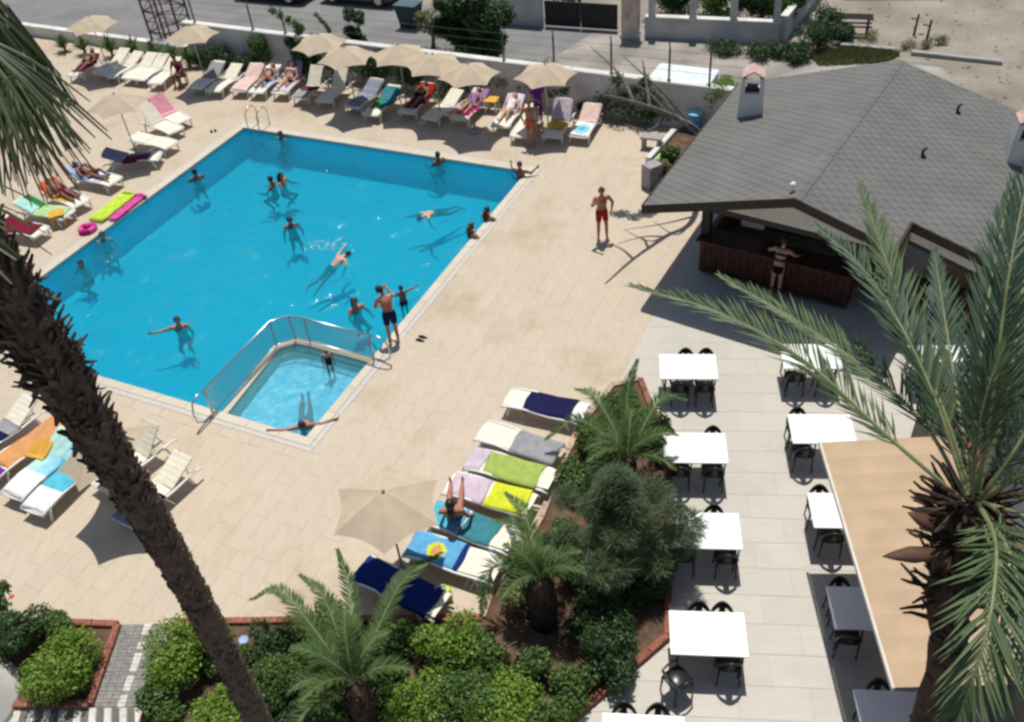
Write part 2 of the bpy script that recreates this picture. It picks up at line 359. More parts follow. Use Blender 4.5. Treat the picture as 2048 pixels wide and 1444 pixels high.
pool = mb.build('swimming_pool', 'mosaic', mw=PFM, kind='structure', label='large blue tiled swimming pool')
mb = MB(); rc = .35  # rounded wall foot added so the shade band along the walls fades softly
for (a0, b0, a1, b1, na, nb_) in ((0, 0, PW, 0, 0, 1), (0, 0, 0, PL, 1, 0), (PW, 0, PW, PL, -1, 0), (0, PL, PW, PL, 0, -1)):
    V = []
    for i in range(7):
        g = math.pi/2*i/6; off, z_ = rc*(1-math.cos(g))+.002, FZ+rc*(1-math.sin(g))+.002
        V += [(a0+na*off, -(b0+nb_*off), z_), (a1+na*off, -(b1+nb_*off), z_)]
    mb.add(V, [(2*i, 2*i+1, 2*i+3, 2*i+2) for i in range(6)])
mb.build('cove', 'mosaic', pool, smooth=True)
# paddling pool in the near right corner: divider wall + shallow floor
KP = [(8.93, PL), (8.68, 10.1), (8.98, 9.78), (9.35, 9.75), (PW, 9.80)]    # inner line of divider (a, b)
KO = [(8.75, PL), (8.50, 10.05), (8.88, 9.60), (9.35, 9.57), (PW, 9.62)]   # outer line
mb = MB()
n = len(KP)
V = [(a, -b, z) for z in (FZ, -.03) for a, b in KO]+[(a, -b, z) for z in (KZ-.2, -.03) for a, b in KP]
F = []
for i in range(n-1):
    F += [(i, i+1, n+i+1, n+i), (2*n+i+1, 2*n+i, 3*n+i, 3*n+i+1), (n+i, n+i+1, 3*n+i+1, 3*n+i)]
mb.add(V, F); mb.build('divider_wall', 'coping', pool)
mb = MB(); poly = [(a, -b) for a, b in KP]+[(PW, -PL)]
mb.prism(poly, KZ-.05, KZ); mb.build('paddling_pool_floor', 'kidmosaic_glitter', pool)
mb = MB(); poly = [(0, 0), (PW, 0), (PW, -KO[-1][1])]+[(a, -b) for a, b in reversed(KO)][1:]+[(0, -PL)]
mb.add([(x, y, WZ) for x, y in poly], [tuple(reversed(range(len(poly))))])
mb.build('pool_water', 'water', mw=PFM, kind='structure', label='clear blue water of the swimming pool')
mb = MB(); poly = [(a, -b) for a, b in KP]+[(PW, -PL)]
mb.add([(x, y, WZ-.01) for x, y in poly], [tuple(reversed(range(len(poly))))])
mb.build('paddling_pool_water', 'kidwater', mw=PFM, kind='structure', label='pale shallow water of the railed paddling pool')
# coping stones, overflow grate, border slabs
def ring(name, d0, d1, step, m, th, parent, z=.0):
    # four strips butted end to end
    strips = [(-d1, PW+d1, -d1, -d0, 0), (-d1, PW+d1, PL+d0, PL+d1, 0), (-d1, -d0, -d0, PL+d0, 1), (PW+d0, PW+d1, -d0, PL+d0, 1)]
    for a0, a1, b0, b1, ax in strips:
        L_ = (a1-a0) if ax == 0 else (b1-b0); k = max(1, round(L_/step)); d = L_/k
        if ax == 0: me = slab_mesh(name, d-.008, b1-b0-.004, th, m)
        else: me = slab_mesh(name, a1-a0-.004, d-.008, th, m)
        for i in range(k):
            if ax == 0: obj(name, me, parent, loc=(a0+d*(i+.5), -(b0+b1)/2, z))
            else: obj(name, me, parent, loc=((a0+a1)/2, -(b0+d*(i+.5)), z))
ring('coping_stone', -.03, .20, .9, 'coping', .06, pool, .014)
ring('grate_section', .202, .34, 1.1, 'drain', .02, pool, .006)
ring('border_slab', .342, CW-.005, .9, 'deck', .012, pool, .002)
# ---- terrace: white marble slabs right of the planting
mb = MB(); TB = [(17.2, 5.3), (34, 5.3), (34, -26), (17.2, -26)]
mb.add([(x, y, -.007) for x, y in TB], [(3, 2, 1, 0)])
terr = mb.build('terrace', 'terrbed', mw=PFM, kind='structure', label='pale marble paved dining terrace by the bar')
tang = R(-9); tc_, ts_ = math.cos(tang), math.sin(tang)
def clip(poly, inside, inter):
    out = []
    for i in range(len(poly)):
        p, q = poly[i], poly[(i+1) % len(poly)]; ip, iq = inside(p), inside(q)
        if ip: out.append(p)
        if ip != iq: out.append(inter(p, q))
    return out
cnt = 0; rest = MB(); nlab = 0
cand = []
for i in range(-14, 22):
    for j in range(-4, 50):
        sx, sy = 1.2, .6
        cx, cy = i*sx+(j % 2)*.6, j*sy
        poly = [(cx+dx, cy+dy) for dx, dy in ((-sx/2+.003, -sy/2+.003), (sx/2-.003, -sy/2+.003), (sx/2-.003, sy/2-.003), (-sx/2+.003, sy/2-.003))]
        wp = [(x*tc_-y*ts_+5, x*ts_+y*tc_) for x, y in poly]
        lp = [ab((x, y, 0)) for x, y in wp]
        def ins(p): return p[0] > 17.206
        def itr(p, q): t = (17.206-p[0])/(q[0]-p[0]); return (17.206, p[1]+t*(q[1]-p[1]))
        lp = clip(lp, ins, itr)
        if len(lp) < 3: continue
        u, v, w = proj(pf(sum(p[0] for p in lp)/len(lp), sum(p[1] for p in lp)/len(lp)))
        if w < 1 or not (1000 < u < 2400 and 300 < v < 1800): continue
        cand.append((1020 < u < 2068 and v < 1470, 1/w, lp))
cand.sort(key=lambda c: (c[0], c[1]), reverse=True)
for k, (s_, w_, lp) in enumerate(cand):
    mb = MB() if k < 250 else rest
    mb.prism([(a, -b) for a, b in lp], -.014, random.uniform(-.001, .001))
    if k < 250: mb.build('marble_slab', 'terrace', terr)
rest.build('marble_slabs', 'terrace', terr, kind='stuff')
# ---- planting beds
def kerb(pts, parent, h=.12, w=.13, step=.5, m='brick'):
    """terracotta kerb stones laid end to end along a polyline"""
    for p, q in zip(pts[:-1], pts[1:]):
        p, q = np.array(p[:2]), np.array(q[:2]); L_ = np.linalg.norm(q-p); k = max(1, round(L_/step)); d = (q-p)/k; ang = math.atan2(d[1], d[0]); dl = np.linalg.norm(d)
        me = slab_mesh('kerb_stone', dl-.012, w, h+.06, m, .015)
        for i in range(k):
            c = p+d*(i+.5); obj('kerb_stone', me, parent, loc=(c[0], c[1], h+random.uniform(-.006, .006)), rotz=ang+random.uniform(-.01, .01))
def bed(name, pts, z, label, kerbs):
    mb = MB(); mb.prism([(p[0], p[1]) for p in pts], -.03, z)
    o = mb.build(name, 'soil', kind='structure', label=label)
    for kp in kerbs: kerb([at(*q) for q in kp], o)
    return o
bA = [(-60, 1243), (238, 1253), (182, 1413), (-120, 1413)]
bed('flower_bed', [at(*q) for q in bA], .04, 'soil bed at the left corner beside the paved path', [bA[:2], bA[1:3], [bA[2], bA[3]]])
bB = [(357, 1249), (660, 1244), (965, 1240), (985, 1182), (1033, 1118), (1083, 1040), (1122, 935), (1165, 850), (1225, 775), (1280, 762), (1312, 845), (1330, 930), (1338, 1060), (1335, 1275), (1140, 1444), (1030, 1545), (250, 1560)]
bed('planting_bed', [at(*q) for q in bB], .05, 'large soil bed with palms and shrubs between deck and terrace', [bB[:3], bB[9:15], [(250, 1560), (302, 1410), (357, 1249)]])
kerb([at(*q) for q in bB[2:10]], bpy.data.objects['planting_bed'], m='pinkkerb')
# ---- path of small grey pavers with a broken white centre line
pc = [at(*q) for q in ((241, 1250), (354, 1248), (298, 1415), (186, 1415))]
mb = MB(); mb.prism([(p[0], p[1]) for p in pc], -.02, .004)
path = mb.build('garden_path', 'grout', kind='structure', label='grey block paved path leading from the deck between the beds')
A0, B0, C0, D0 = pc
nr, nc = 22, 7
pm = MB()
for r in range(nr):
    for c in range(nc):
        def P_(s, t): return (A0*(1-s)+B0*s)*(1-t)+(D0*(1-s)+C0*s)*t
        s0, s1, t0, t1 = c/nc+.006, (c+1)/nc-.006, r/nr+.002, (r+1)/nr-.002
        q = [P_(s0, t1), P_(s1, t1), P_(s1, t0), P_(s0, t0)]
        m_ = 'paver_w' if c == 3 and r not in (3, 4, 7, 13, 18) else 'paver'
        m1 = MB(); zz = .02+random.uniform(-.002, .002)
        m1.add([(p[0], p[1], z) for z in (.004, zz) for p in q], [(0, 1, 5, 4), (1, 2, 6, 5), (2, 3, 7, 6), (3, 0, 4, 7), (4, 5, 6, 7)])
        m1.build('paver', m_, path)
# ---- striped pavement along the bottom left
pc = [at(*q) for q in ((30, 1417), (330, 1417), (345, 1560), (-10, 1560))]
mb = MB(); mb.prism([(p[0], p[1]) for p in pc], -.03, .0)
zp = mb.build('striped_pavement', 'grout', kind='structure', label='pavement striped in white and brown blocks at the bottom left')
A0, B0, C0, D0 = pc
for k in range(20):
    def P_(s, t): return (A0*(1-s)+B0*s)*(1-t)+(D0*(1-s)+C0*s)*t
    s0, s1 = k/20+.003, (k+1)/20-.003
    for t0, t1 in ((.0, .32), (.33, .65), (.66, 1)):
        q = [P_(s0, t1), P_(s1, t1), P_(s1, t0), P_(s0, t0)]; m1 = MB()
        m1.add([(p[0], p[1], z) for z in (0, .02) for p in q], [(0, 1, 5, 4), (1, 2, 6, 5), (2, 3, 7, 6), (3, 0, 4, 7), (4, 5, 6, 7)])
        m1.build('block', 'paver_w' if k % 2 == 0 else 'paver_d', zp)
# ---- road beyond the boundary wall
WD = np.array([-.8715, .4903, 0]); WN = np.array([.4903, .8715, 0])          # along the wall to the left / away from the pool
W0 = np.array([8.45, 26.85, 0]); W1 = W0+WD*23.6
mb = MB(); a, b, c, d = W0+WN*.6-WD*5, W0+WN*.6+WD*60, W0+WN*9+WD*60, W0+WN*7.2-WD*5
mb.add([(*p[:2], -.02) for p in (a, d, c, b)], [(3, 2, 1, 0)]); mb.build('road', 'asphalt', kind='structure', label='worn grey asphalt street behind the boundary wall')
mb = MB(); a, b, c, d = W0+WN*.55-WD*9, W0+WN*.55+WD*9.5, W0+WN*8.2+WD*8.0, W0+WN*7.0-WD*5
mb.add([(*p[:2], -.012) for p in (a, d, c, b)], [(3, 2, 1, 0)]); mb.build('dusty_roadside', 'dusty_road', kind='structure', label='dusty pinkish stretch of street in front of the gate')
# ---- boundary walls
def wall(name, p0, p1, h, th, m, label, cap=True, cat='wall', capm='plaster', z0=-.05):
    p0, p1 = np.array(p0), np.array(p1); L_ = np.linalg.norm((p1-p0)[:2]); ang = math.atan2(p1[1]-p0[1], p1[0]-p0[0])
    e = empty(name, (p0[0], p0[1], 0), ang, label, cat)
    mb = MB(); mb.box(0, L_, -th/2, th/2, z0, h); mb.build('wall_body', m, e)
    if cap:
        k = max(1, int(L_/1.5)); d = L_/k; me = slab_mesh('cap_stone', d-.01, th+.07, .06, capm, .012)
        for i in range(k): obj('cap_stone', me, e, loc=(d*(i+.5), 0, h+.06))
    return e
bw = wall('boundary_wall', W0, W1, 1.48, .24, 'plaster_g', 'tall white garden wall along the back of the pool deck')
W1b = W1+WD*.2; wall('low_boundary_wall', W1b, W1b+WD*16, .42, .24, 'plaster', 'low white garden wall continuing behind the left umbrellas')
for k, (u, v, ln) in enumerate([(479, 75, .9), (1025, 105, 1.0), (1122, 119, 1.05), (1231, 137, 1.05), (1342, 155, 1.05), (1417, 172, 1.5), (566, 70, .9), (380, 50, .9)]):
    p = at(u, v, 1.54); t = (p-W0)@WD; q = W0+WD*t
    e = empty('fence_post', (q[0], q[1], 1.54), 0, ['first green post from the left on top of the white wall', 'green fence post just right of the big bush on the wall', 'green fence post above the rightmost beige umbrella', 'green fence post left of the leaning bare tree', 'green fence post in front of the pale van', 'tall green post at the right end of the white wall', 'green fence post beside the overhanging branch', 'green fence post behind the umbrella by the lattice tower'][k], 'post')
    mb = MB(); mb.tube([(0, 0, 0), (0, 0, ln)], .035, 8); mb.build('post', 'greenpost', e)
    mb = MB(); mb.tube([(0, 0, ln), (0, .12, ln+.15)], .028, 8); mb.build('arm', 'greenpost', e)
    mb = MB(); mb.box(-.06, .06, -.06, .06, 0, .02); mb.build('foot_plate', 'greenpost', e)
for k, h in enumerate((.35, .7, 1.0)):
    mb = MB(); mb.tube([W0+np.array([0, 0, 1.54+h]), W1+np.array([0, 0, 1.54+h*.85])], .006, 4)
    mb.build('fence_wire', 'greenpost', label=['lowest', 'middle', 'topmost'][k]+' thin wire strung between the posts on the wall', cat='wire')
# ---- far side of the street
wall('far_garden_wall', at(935, 39), at(1086, 51), 1.35, .25, 'plaster_g', 'grey-white wall on the far side of the street left of the gate', cap=True)
g0, g1 = at(1090, 52), at(1236, 62); ang = math.atan2(g1[1]-g0[1], g1[0]-g0[0]); gl = np.linalg.norm(g1-g0)
e = empty('street_gate', g0, ang, 'dark metal gate between the far wall and the pink pillar', 'gate')
for k in range(2):
    x0, x1 = gl*k/2+.02, gl*(k+1)/2-.02
    mb = MB(); mb.box(x0, x1, -.03, .03, .05, 1.0); mb.build('gate_leaf', 'black2', e)
    mb = MB(); mb.box(x0, x1, -.045, .045, 1.0, 1.06); mb.build('top_rail', 'black2', e)
    for i in range(6):
        xx = x0+(x1-x0)*(i+.5)/6; mb = MB(); mb.box(xx-.015, xx+.015, -.05, -.03, .1, .95); mb.build('bar', 'black2', e)
p = at(1257, 77); e = empty('gate_pillar', p, ang, 'pinkish white gate pillar with a faded red mark', 'pillar')
mb = MB(); mb.box(-.36, .36, 0, .6, -.05, .14); mb.build('plinth', 'plaster', e)
mb = MB(); mb.box(-.32, .32, .04, .56, .14, 2.6); mb.build('shaft', 'pink_plaster', e)
mb = MB(); mb.box(-.16, .1, .032, .042, .75, 1.25, tf=lambda p: (p[0]+(p[2]-1)*.5, p[1], p[2])); mb.build('faded_mark', mat('faded_red_paint', (.62, .40, .34), .9), e)
mb = MB(); mb.box(-.4, .4, -.04, .64, 2.6, 2.72); mb.build('cap', 'plaster', e)
e = wall('pillared_wall', at(1290, 73), at(1556, 86), .8, .25, 'plaster_g', 'low white wall with square pillars across the street', cap=True)
L_ = np.linalg.norm((at(1556, 86)-at(1290, 73))[:2])
for u in (.05, .36, .66, .97):
    mb = MB(); mb.box(L_*u-.12, L_*u+.12, -.14, .14, -.05, 2.0); mb.build('pillar', 'plaster_g', e)
wall('side_garden_wall', at(1562, 84), at(1640, -15), .95, .22, 'plaster_g', 'white wall running back from the pillared wall beside bushes')
# ---- kerbs and grass on the waste ground
def kerbline(p0, p1, label):
    p0, p1 = at(*p0), at(*p1); e = empty('concrete_kerb', p0, math.atan2(p1[1]-p0[1], p1[0]-p0[0]), label, 'kerb'); L_ = np.linalg.norm(p1-p0); k = max(1, round(L_/1.0)); d = L_/k
    me = slab_mesh('kerb_block', d-.02, .22, .3, 'concrete', .02)
    for i in range(k): obj('kerb_block', me, e, loc=(d*(i+.5), 0, .10+random.uniform(-.012, .012)))
kerbline((1680, 92), (1790, 102), 'shorter grey concrete kerb beside the grass strip'); kerbline((1822, 106), (2005, 126), 'longer grey concrete kerb on the waste ground at the right')
# ================================================================== BAR BUILDING
ZE, ZR = 2.57, 3.54
rN, rF = at(1285, 412, ZE), at(1478, 166, ZE); rK, rK2 = at(1590, 398, ZR), at(1800, 120, ZR)
ux = (rK2-rK); RL = np.linalg.norm(ux); ux /= RL; pv = np.array([ux[1], -ux[0], 0]); PITCHR = (ZR-ZE)/3.57
zz = np.array([0, 0, 1.0])
def rs(s, d, h=0): return rK+pv*s-zz*PITCHR*s+ux*d+zz*h          # right slope point
def lsl(t, d, h=0):                                               # left slope: t 0 ridge..1 eave, d 0..1 along
    return (rK*(1-d)+rK2*d)*(1-t)+(rN*(1-d)+rF*d)*t+zz*h
bar = empty('bar_building', (rK[0], rK[1], 0), 0, 'open poolside bar under a grey shingled gable roof', 'building')
BO = np.array([rK[0], rK[1], 0])
def bpart(mb, name, m, parent=None, **k):
    mb.v = [tuple(np.array(p)-BO) for p in mb.v]; return mb.build(name, m, parent or bar, **k)
SW = 4.7; SX, SDp = 2.3, 1.15
TH = .13
mb = MB()
def slab3(mb, poly, th, mi=0):
    n = len(poly); V = list(poly)+[p-zz*th for p in poly]
    mb.add(V, [tuple(range(n)), tuple(range(2*n-1, n-1, -1))]+[((i+1) % n, i, n+i, n+(i+1) % n) for i in range(n)], mi)
slab3(mb, [rN, rK, rK2, rF], TH); slab3(mb, [rK, rs(SX, 0), rs(SX, SDp), rs(SX, RL), rK2], TH); slab3(mb, [rs(SX, SDp), rs(SW, SDp), rs(SW, RL), rs(SX, RL)], TH)
roof = bpart(mb, 'roof', 'fascia')
sh = MB()
nc_, nr_ = 27, 19
for r in range(nr_):
    for c in range(-1, nc_):
        o_ = .5*(r % 2)
        d0, d1 = max(0, (c+o_)/nc_), min(1, (c+o_+1)/nc_)
        if d1 <= d0+.004: continue
        t0, t1 = r/nr_, min(1.004, (r+1.06)/nr_); h = random.uniform(.007, .009)
        sh.add([lsl(t0, d0+.0012, .006), lsl(t1, d0+.0012, h), lsl(t1, d1-.0012, h), lsl(t0, d1-.0012, .006), lsl(t1, d0+.0012, .001), lsl(t1, d1-.0012, .001)], [(0, 1, 2, 3), (1, 4, 5, 2)])
nr_ = 25; nc_ = 27
for r in range(nr_):
    for c in range(-1, nc_):
        o_ = .5*(r % 2); d0, d1 = max(0, (c+o_)/nc_)*RL, min(1, (c+o_+1)/nc_)*RL
        s0, s1 = r/nr_*SW, (r+1.06)/nr_*SW
        if s0 >= SX-.05: d0 = max(d0, SDp)
        elif s1 > SX: s1 = SX
        if d1 <= d0+.02: continue
        h = random.uniform(.007, .009)
        sh.add([rs(s0, d0+.01, .006), rs(s0, d1-.01, .006), rs(s1, d1-.01, h), rs(s1, d0+.01, h), rs(s1, d1-.01, .001), rs(s1, d0+.01, .001)], [(0, 1, 2, 3), (2, 4, 5, 3)][::1])
o = bpart(sh, 'shingles', 'shingle', roof, kind='stuff')
mb = MB(); k_ = 22
for i in range(k_):
    a_, b_ = rK+(rK2-rK)*(i/k_+.001), rK+(rK2-rK)*((i+1)/k_-.001); m1 = MB()
    l, r_ = -pv*.14-zz*.01, pv*.14-zz*.01
    m1.add([a_+l+zz*.0, a_+zz*.03, a_+r_+zz*.0, b_+l+zz*.0, b_+zz*.03, b_+r_+zz*.0], [(0, 1, 4, 3), (1, 2, 5, 4), (0, 2, 1), (3, 4, 5)])
    bpart(m1, 'ridge_tile', 'shingle', roof)
def board(p, q, h0, h1, th, n_, name='fascia_board', m='fascia', parent=None):
    p, q = np.array(p), np.array(q); n_ = np.array(n_)*th; m1 = MB()
    m1.add([p+zz*h0, q+zz*h0, q+zz*h1, p+zz*h1, p+zz*h0+n_, q+zz*h0+n_, q+zz*h1+n_, p+zz*h1+n_], [(3, 2, 1, 0), (4, 5, 6, 7), (0, 1, 5, 4), (1, 2, 6, 5), (2, 3, 7, 6), (3, 0, 4, 7)])
    return bpart(m1, name, m, parent or roof)
nL = np.array([-(rF-rN)[1], (rF-rN)[0], 0]); nL /= np.linalg.norm(nL)
board(rN, rK, -.20, .03, .035, -ux); board(rK, rs(SX, 0), -.20, .03, .035, -ux); board(rs(SX, SDp), rs(SW, SDp), -.20, .03, .035, -ux)
board(rs(SX, 0), rs(SX, SDp), -.20, .03, .03, pv); board(rF, rN, -.18, .03, .03, nL); board(rs(SW, SDp), rs(SW, RL), -.18, .03, .03, pv)
# gable boarding and beam under the front verge
def vpoly(pts, th, name, m, parent=None):
    n = len(pts); V = list(pts)+[p+ux*th for p in pts]; m1 = MB()
    m1.add(V, [tuple(range(n)), tuple(range(2*n-1, n-1, -1))]+[((i+1) % n, i, n+i, n+(i+1) % n) for i in range(n)]); return bpart(m1, name, m, parent)
zb = 2.70
def rl(s, d, dz): return (rs(s, d) if s >= 0 else rK+pv*s+zz*PITCHR*s+ux*d)-zz*dz
def setz(p, z): q = p.copy(); q[2] = z; return q
for i in range(12):                                                # boards side by side
    s0, s1 = -2.35+i*.38, -2.35+(i+1)*.38-.003
    t0, t1 = rl(s0, .2, .15), rl(s1, .2, .15)
    ps = [setz(t0, zb), setz(t1, zb), t1] + ([rl(0, .2, .15)] if s0 < 0 < s1 else []) + [t0]
    if t0[2] < zb+.02 and t1[2] < zb+.02: continue
    ps = [p if p[2] >= zb else setz(p, zb) for p in ps]
    vpoly(ps, .03, 'gable_board', 'gable')
board(rl(-3.0, .19, 0)*[1, 1, 0]+zz*zb, rl(2.3, .19, 0)*[1, 1, 0]+zz*zb, -.14, -.003, .1, ux, 'tie_beam', 'fascia', bar)
for i in range(6):
    s0, s1 = SX+.03+i*.38, SX+.03+(i+1)*.38-.003
    vpoly([rl(s0, SDp+.14, .52), rl(s1, SDp+.14, .52), rl(s1, SDp+.14, .15), rl(s0, SDp+.14, .15)], .03, 'gable_board', 'gable')
board(rl(SX, SDp+.13, 0), rl(SW, SDp+.13, 0), -.62, -.525, .1, ux, 'tie_beam', 'fascia', bar)
# counter
ca, cb = at(1396, 545), at(1690, 622); cdv = (cb-ca); CL = np.linalg.norm(cdv); cdv /= CL; cn = np.array([-cdv[1], cdv[0], 0])
def bx(o, dx, dy, x0, x1, y0, y1, z0, z1, name, m, parent=None, bevel=0):
    m1 = MB(); m1.add([o+dx*x+dy*y+zz*z for z in (z0, z1) for y in (y0, y1) for x in (x0, x1)], [(0, 2, 3, 1), (4, 5, 7, 6), (0, 1, 5, 4), (2, 6, 7, 3), (0, 4, 6, 2), (1, 3, 7, 5)])
    return bpart(m1, name, m, parent, bevel=bevel)
ctr = bx(ca, cdv, cn, 0, CL, .03, .5, .08, 1.04, 'counter', 'barwood')
bx(ca, cdv, cn, -.08, CL+.08, -.14, .58, 1.043, 1.10, 'counter_top', 'barwood', ctr, .01)
bx(ca, cdv, cn, .02, CL-.02, .08, .45, 0, .077, 'plinth', 'black2', ctr)
k_ = 24
for i in range(k_): bx(ca, cdv, cn, CL*i/k_+.006, CL*(i+1)/k_-.006, .002, .027, .09, 1.03, 'plank', 'barwood', ctr)
bx(ca, cdv, cn, .1, CL-.1, -.16, -.11, .2, .25, 'foot_rail', 'fascia', ctr)
bx(ca, cdv, cn, -.06, .16, .15, .37, 1.101, 2.66, 'roof_post', 'fascia'); bx(ca, cdv, cn, CL-.2, CL, .15, .37, 1.101, 2.66, 'roof_post', 'fascia')
# side return, back wall and fittings
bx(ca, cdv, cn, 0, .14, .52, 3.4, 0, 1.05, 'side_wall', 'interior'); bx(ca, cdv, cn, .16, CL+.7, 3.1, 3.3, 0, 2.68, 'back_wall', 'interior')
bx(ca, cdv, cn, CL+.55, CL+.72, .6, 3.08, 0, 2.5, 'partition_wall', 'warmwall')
shf = bx(ca, cdv, cn, .5, 2.2, 2.75, 3.09, 0, .95, 'back_counter', 'barwood'); 
for z_ in (1.3, 1.65): bx(ca, cdv, cn, .5, 2.2, 2.85, 3.09, z_, z_+.03, 'shelf', 'fascia')
bx(ca, cdv, cn, 2.4, 3.1, 2.4, 3.05, 0, 1.75, 'fridge', 'steel', None, .02)
bx(ca, cdv, cn, .75, 1.35, .9, .95, 1.15, 1.95, 'menu_board', 'gable')
# right hand annexe of the bar under the stepped-back roof
bx(rs(SX, SDp)*[1, 1, 0], pv, ux, .3, 2.6, 1.6, 1.75, 0, 2.1, 'annexe_wall', 'warmwall'); bx(rs(SX, SDp)*[1, 1, 0], pv, ux, .3, 2.6, .5, .9, 0, 1.0, 'annexe_counter', 'barwood')
# chimneys
def rayplane(u, v, side):
    d = ray(u, v)
    if side == 'L': p0, nrm = rN, np.cross(rK-rN, rF-rN)
    else: p0, nrm = rK, np.cross(rs(1, 0)-rK, ux)
    return CAMP+d*(((p0-CAMP)@nrm)/(d@nrm))
def chimney(p, label, rz):
    e = empty('chimney', p, rz, label, 'chimney')
    m1 = MB(); m1.add([(x*w, y*d, z) for z, w, d in ((-.25, .26, .25), (.52, .24, .23)) for x, y in ((-1, -1), (1, -1), (1, 1), (-1, 1))], [(0, 1, 5, 4), (1, 2, 6, 5), (2, 3, 7, 6), (3, 0, 4, 7), (4, 5, 6, 7)]); m1.build('shaft', 'plaster', e)
    for sx in (-1, 1):
        m1 = MB(); m1.add([(sx*.24+a, y, z) for z, a, in ((.52, 0), (.52, -sx*.09), (.86, -sx*.02), (.86, -sx*.11)) for y in (-.23, .23)], [(0, 1, 5, 4), (2, 6, 7, 3), (0, 4, 6, 2), (1, 3, 7, 5), (4, 5, 7, 6), (0, 2, 3, 1)]); m1.build('side_slab', 'plaster', e)
        m1 = MB(); m1.add([(sx*.22, -.22, .87), (sx*.22, .22, .87), (0, .22, 1.0), (0, -.22, 1.0), (sx*.22, -.22, .90), (sx*.22, .22, .90), (0, .22, 1.03), (0, -.22, 1.03)], [(0, 1, 2, 3), (4, 5, 6, 7), (0, 1, 5, 4), (2, 3, 7, 6), (0, 3, 7, 4), (1, 2, 6, 5)]); m1.build('cap_tile', mat('chimney_tile', (.58, .40, .34), .8), e)
    m1 = MB(); m1.box(-.12, .12, -.12, .12, .53, .6); m1.build('flue', 'black2', e)
    return e
chimney(rayplane(1500, 222, 'L'), 'white chimney with a tented tile cap on the left roof slope', math.atan2(ux[1], ux[0])-R(70)).scale = (1.3, 1.3, 1.2)
chimney(rayplane(2036, 318, 'R'), 'white chimney at the right edge of the bar roof', math.atan2(ux[1], ux[0])-R(70)).scale = (1.3, 1.3, 1.2)
for k, (u, v) in enumerate(((1915, 226), (1845, 314))):
    p = rayplane(u, v, 'R'); e = empty('roof_hook', p, R(20), ['upper', 'lower'][k]+' black hooked vent pipe on the right roof slope', 'vent pipe')
    m1 = MB(); m1.tube([(.06, 0, -.02), (.02, 0, .03), (-.03, 0, .10), (-.02, 0, .17), (.03, 0, .22), (.07, 0, .21)], [.03, .03, .035, .035, .035, .03], 9); m1.build('pipe', 'black2', e, smooth=True)
    m1 = MB(); m1.lathe([(.09, -.01), (.08, .015), (.03, .03)], 12); m1.build('flashing', 'black2', e)
p = rayplane(1584, 384, 'L'); e = empty('roof_lamp', p+zz*.03, 0, 'small white lamp on the front end of the roof ridge', 'lamp')
m1 = MB(); m1.lathe([(.05, 0), (.05, .02), (.02, .03), (.02, .1)], 10); m1.build('stem', 'whitep', e); m1 = MB(); m1.lathe([(.03, .1), (.07, .13), (.075, .17), (.03, .22)], 12); m1.build('globe', 'whitep', e, smooth=True)
# ---- strip of planting left of the bar with white kerb, bins
e = empty('white_kerb', at(1298, 325), 0, 'white kerb edging the narrow planted strip left of the bar', 'kerb')
p0 = at(1296, 328); 
for i, (q0, q1) in enumerate([((1296, 326), (1322, 297)), ((1322, 297), (1348, 268)), ((1362, 252), (1384, 228))]):
    q0, q1 = at(*q0), at(*q1); L_ = np.linalg.norm(q1-q0); ang = math.atan2(*(q1-q0)[1::-1]); me = slab_mesh('kerb_block', L_-.02, .18, .25, 'plaster', .02); c = (q0+q1)/2-p0*[1, 1, 1]
    o = obj('kerb_block', me, e, loc=(*(c+p0-np.array(e.location))[:2], .2), rotz=ang)
strip = [at(*q) for q in ((1300, 330), (1352, 270), (1392, 222), (1470, 250), (1400, 420), (1305, 420))]
mb = MB(); mb.prism([tuple(p[:2]) for p in strip], -.03, .05); mb.build('planted_strip', 'soil', kind='structure', label='narrow soil strip between the deck and the bar')
p = at(1388, 262); e = empty('blue_bin', p, R(20), 'blue and white waste bin under the bar eaves', 'bin')
m1 = MB(); m1.lathe([(.20, .0), (.24, .6), (.25, .62)], 14); m1.build('bin_body', 'sky', e); m1 = MB(); m1.lathe([(.26, .62), (.26, .66), (.15, .72)], 14); m1.build('lid', 'aqua', e)
p = at(1303, 372); e = empty('grey_cabinet', p, R(30), 'grey utility cabinet beside the left eave of the bar', 'cabinet')
m1 = MB(); m1.box(-.25, .25, -.2, .2, 0, .75); m1.build('cabinet_body', mat('mauve_grey', (.34, .30, .32), .7), e, bevel=.02); m1 = MB(); m1.box(-.22, .22, -.215, -.203, .08, .68); m1.build('door', 'greyc', e); m1 = MB(); m1.box(.12, .16, -.24, -.217, .36, .44); m1.build('handle', 'black2', e)
p = at(1330, 322); e = empty('stacked_mats', p, R(55), 'folded turquoise mat lying in the planted strip', 'mat')
for k in range(3):
    m1 = MB(); m1.box(-.5, .5, -.18, .18, .06+k*.07, .125+k*.07); m1.build('fold', 'teal' if k % 2 else 'palegreen', e, bevel=.02)
p = at(1303, 296); e = empty('stone_bench', p, R(-25), 'small grey stone bench at the deck corner near the bar', 'bench')
m1 = MB(); m1.box(-.35, .35, -.18, .18, .36, .43); m1.build('seat', 'concrete', e, bevel=.01)
for s_ in (-.25, .25):
    m1 = MB(); m1.box(s_-.05, s_+.05, -.15, .15, 0, .358); m1.build('leg', 'concrete', e)
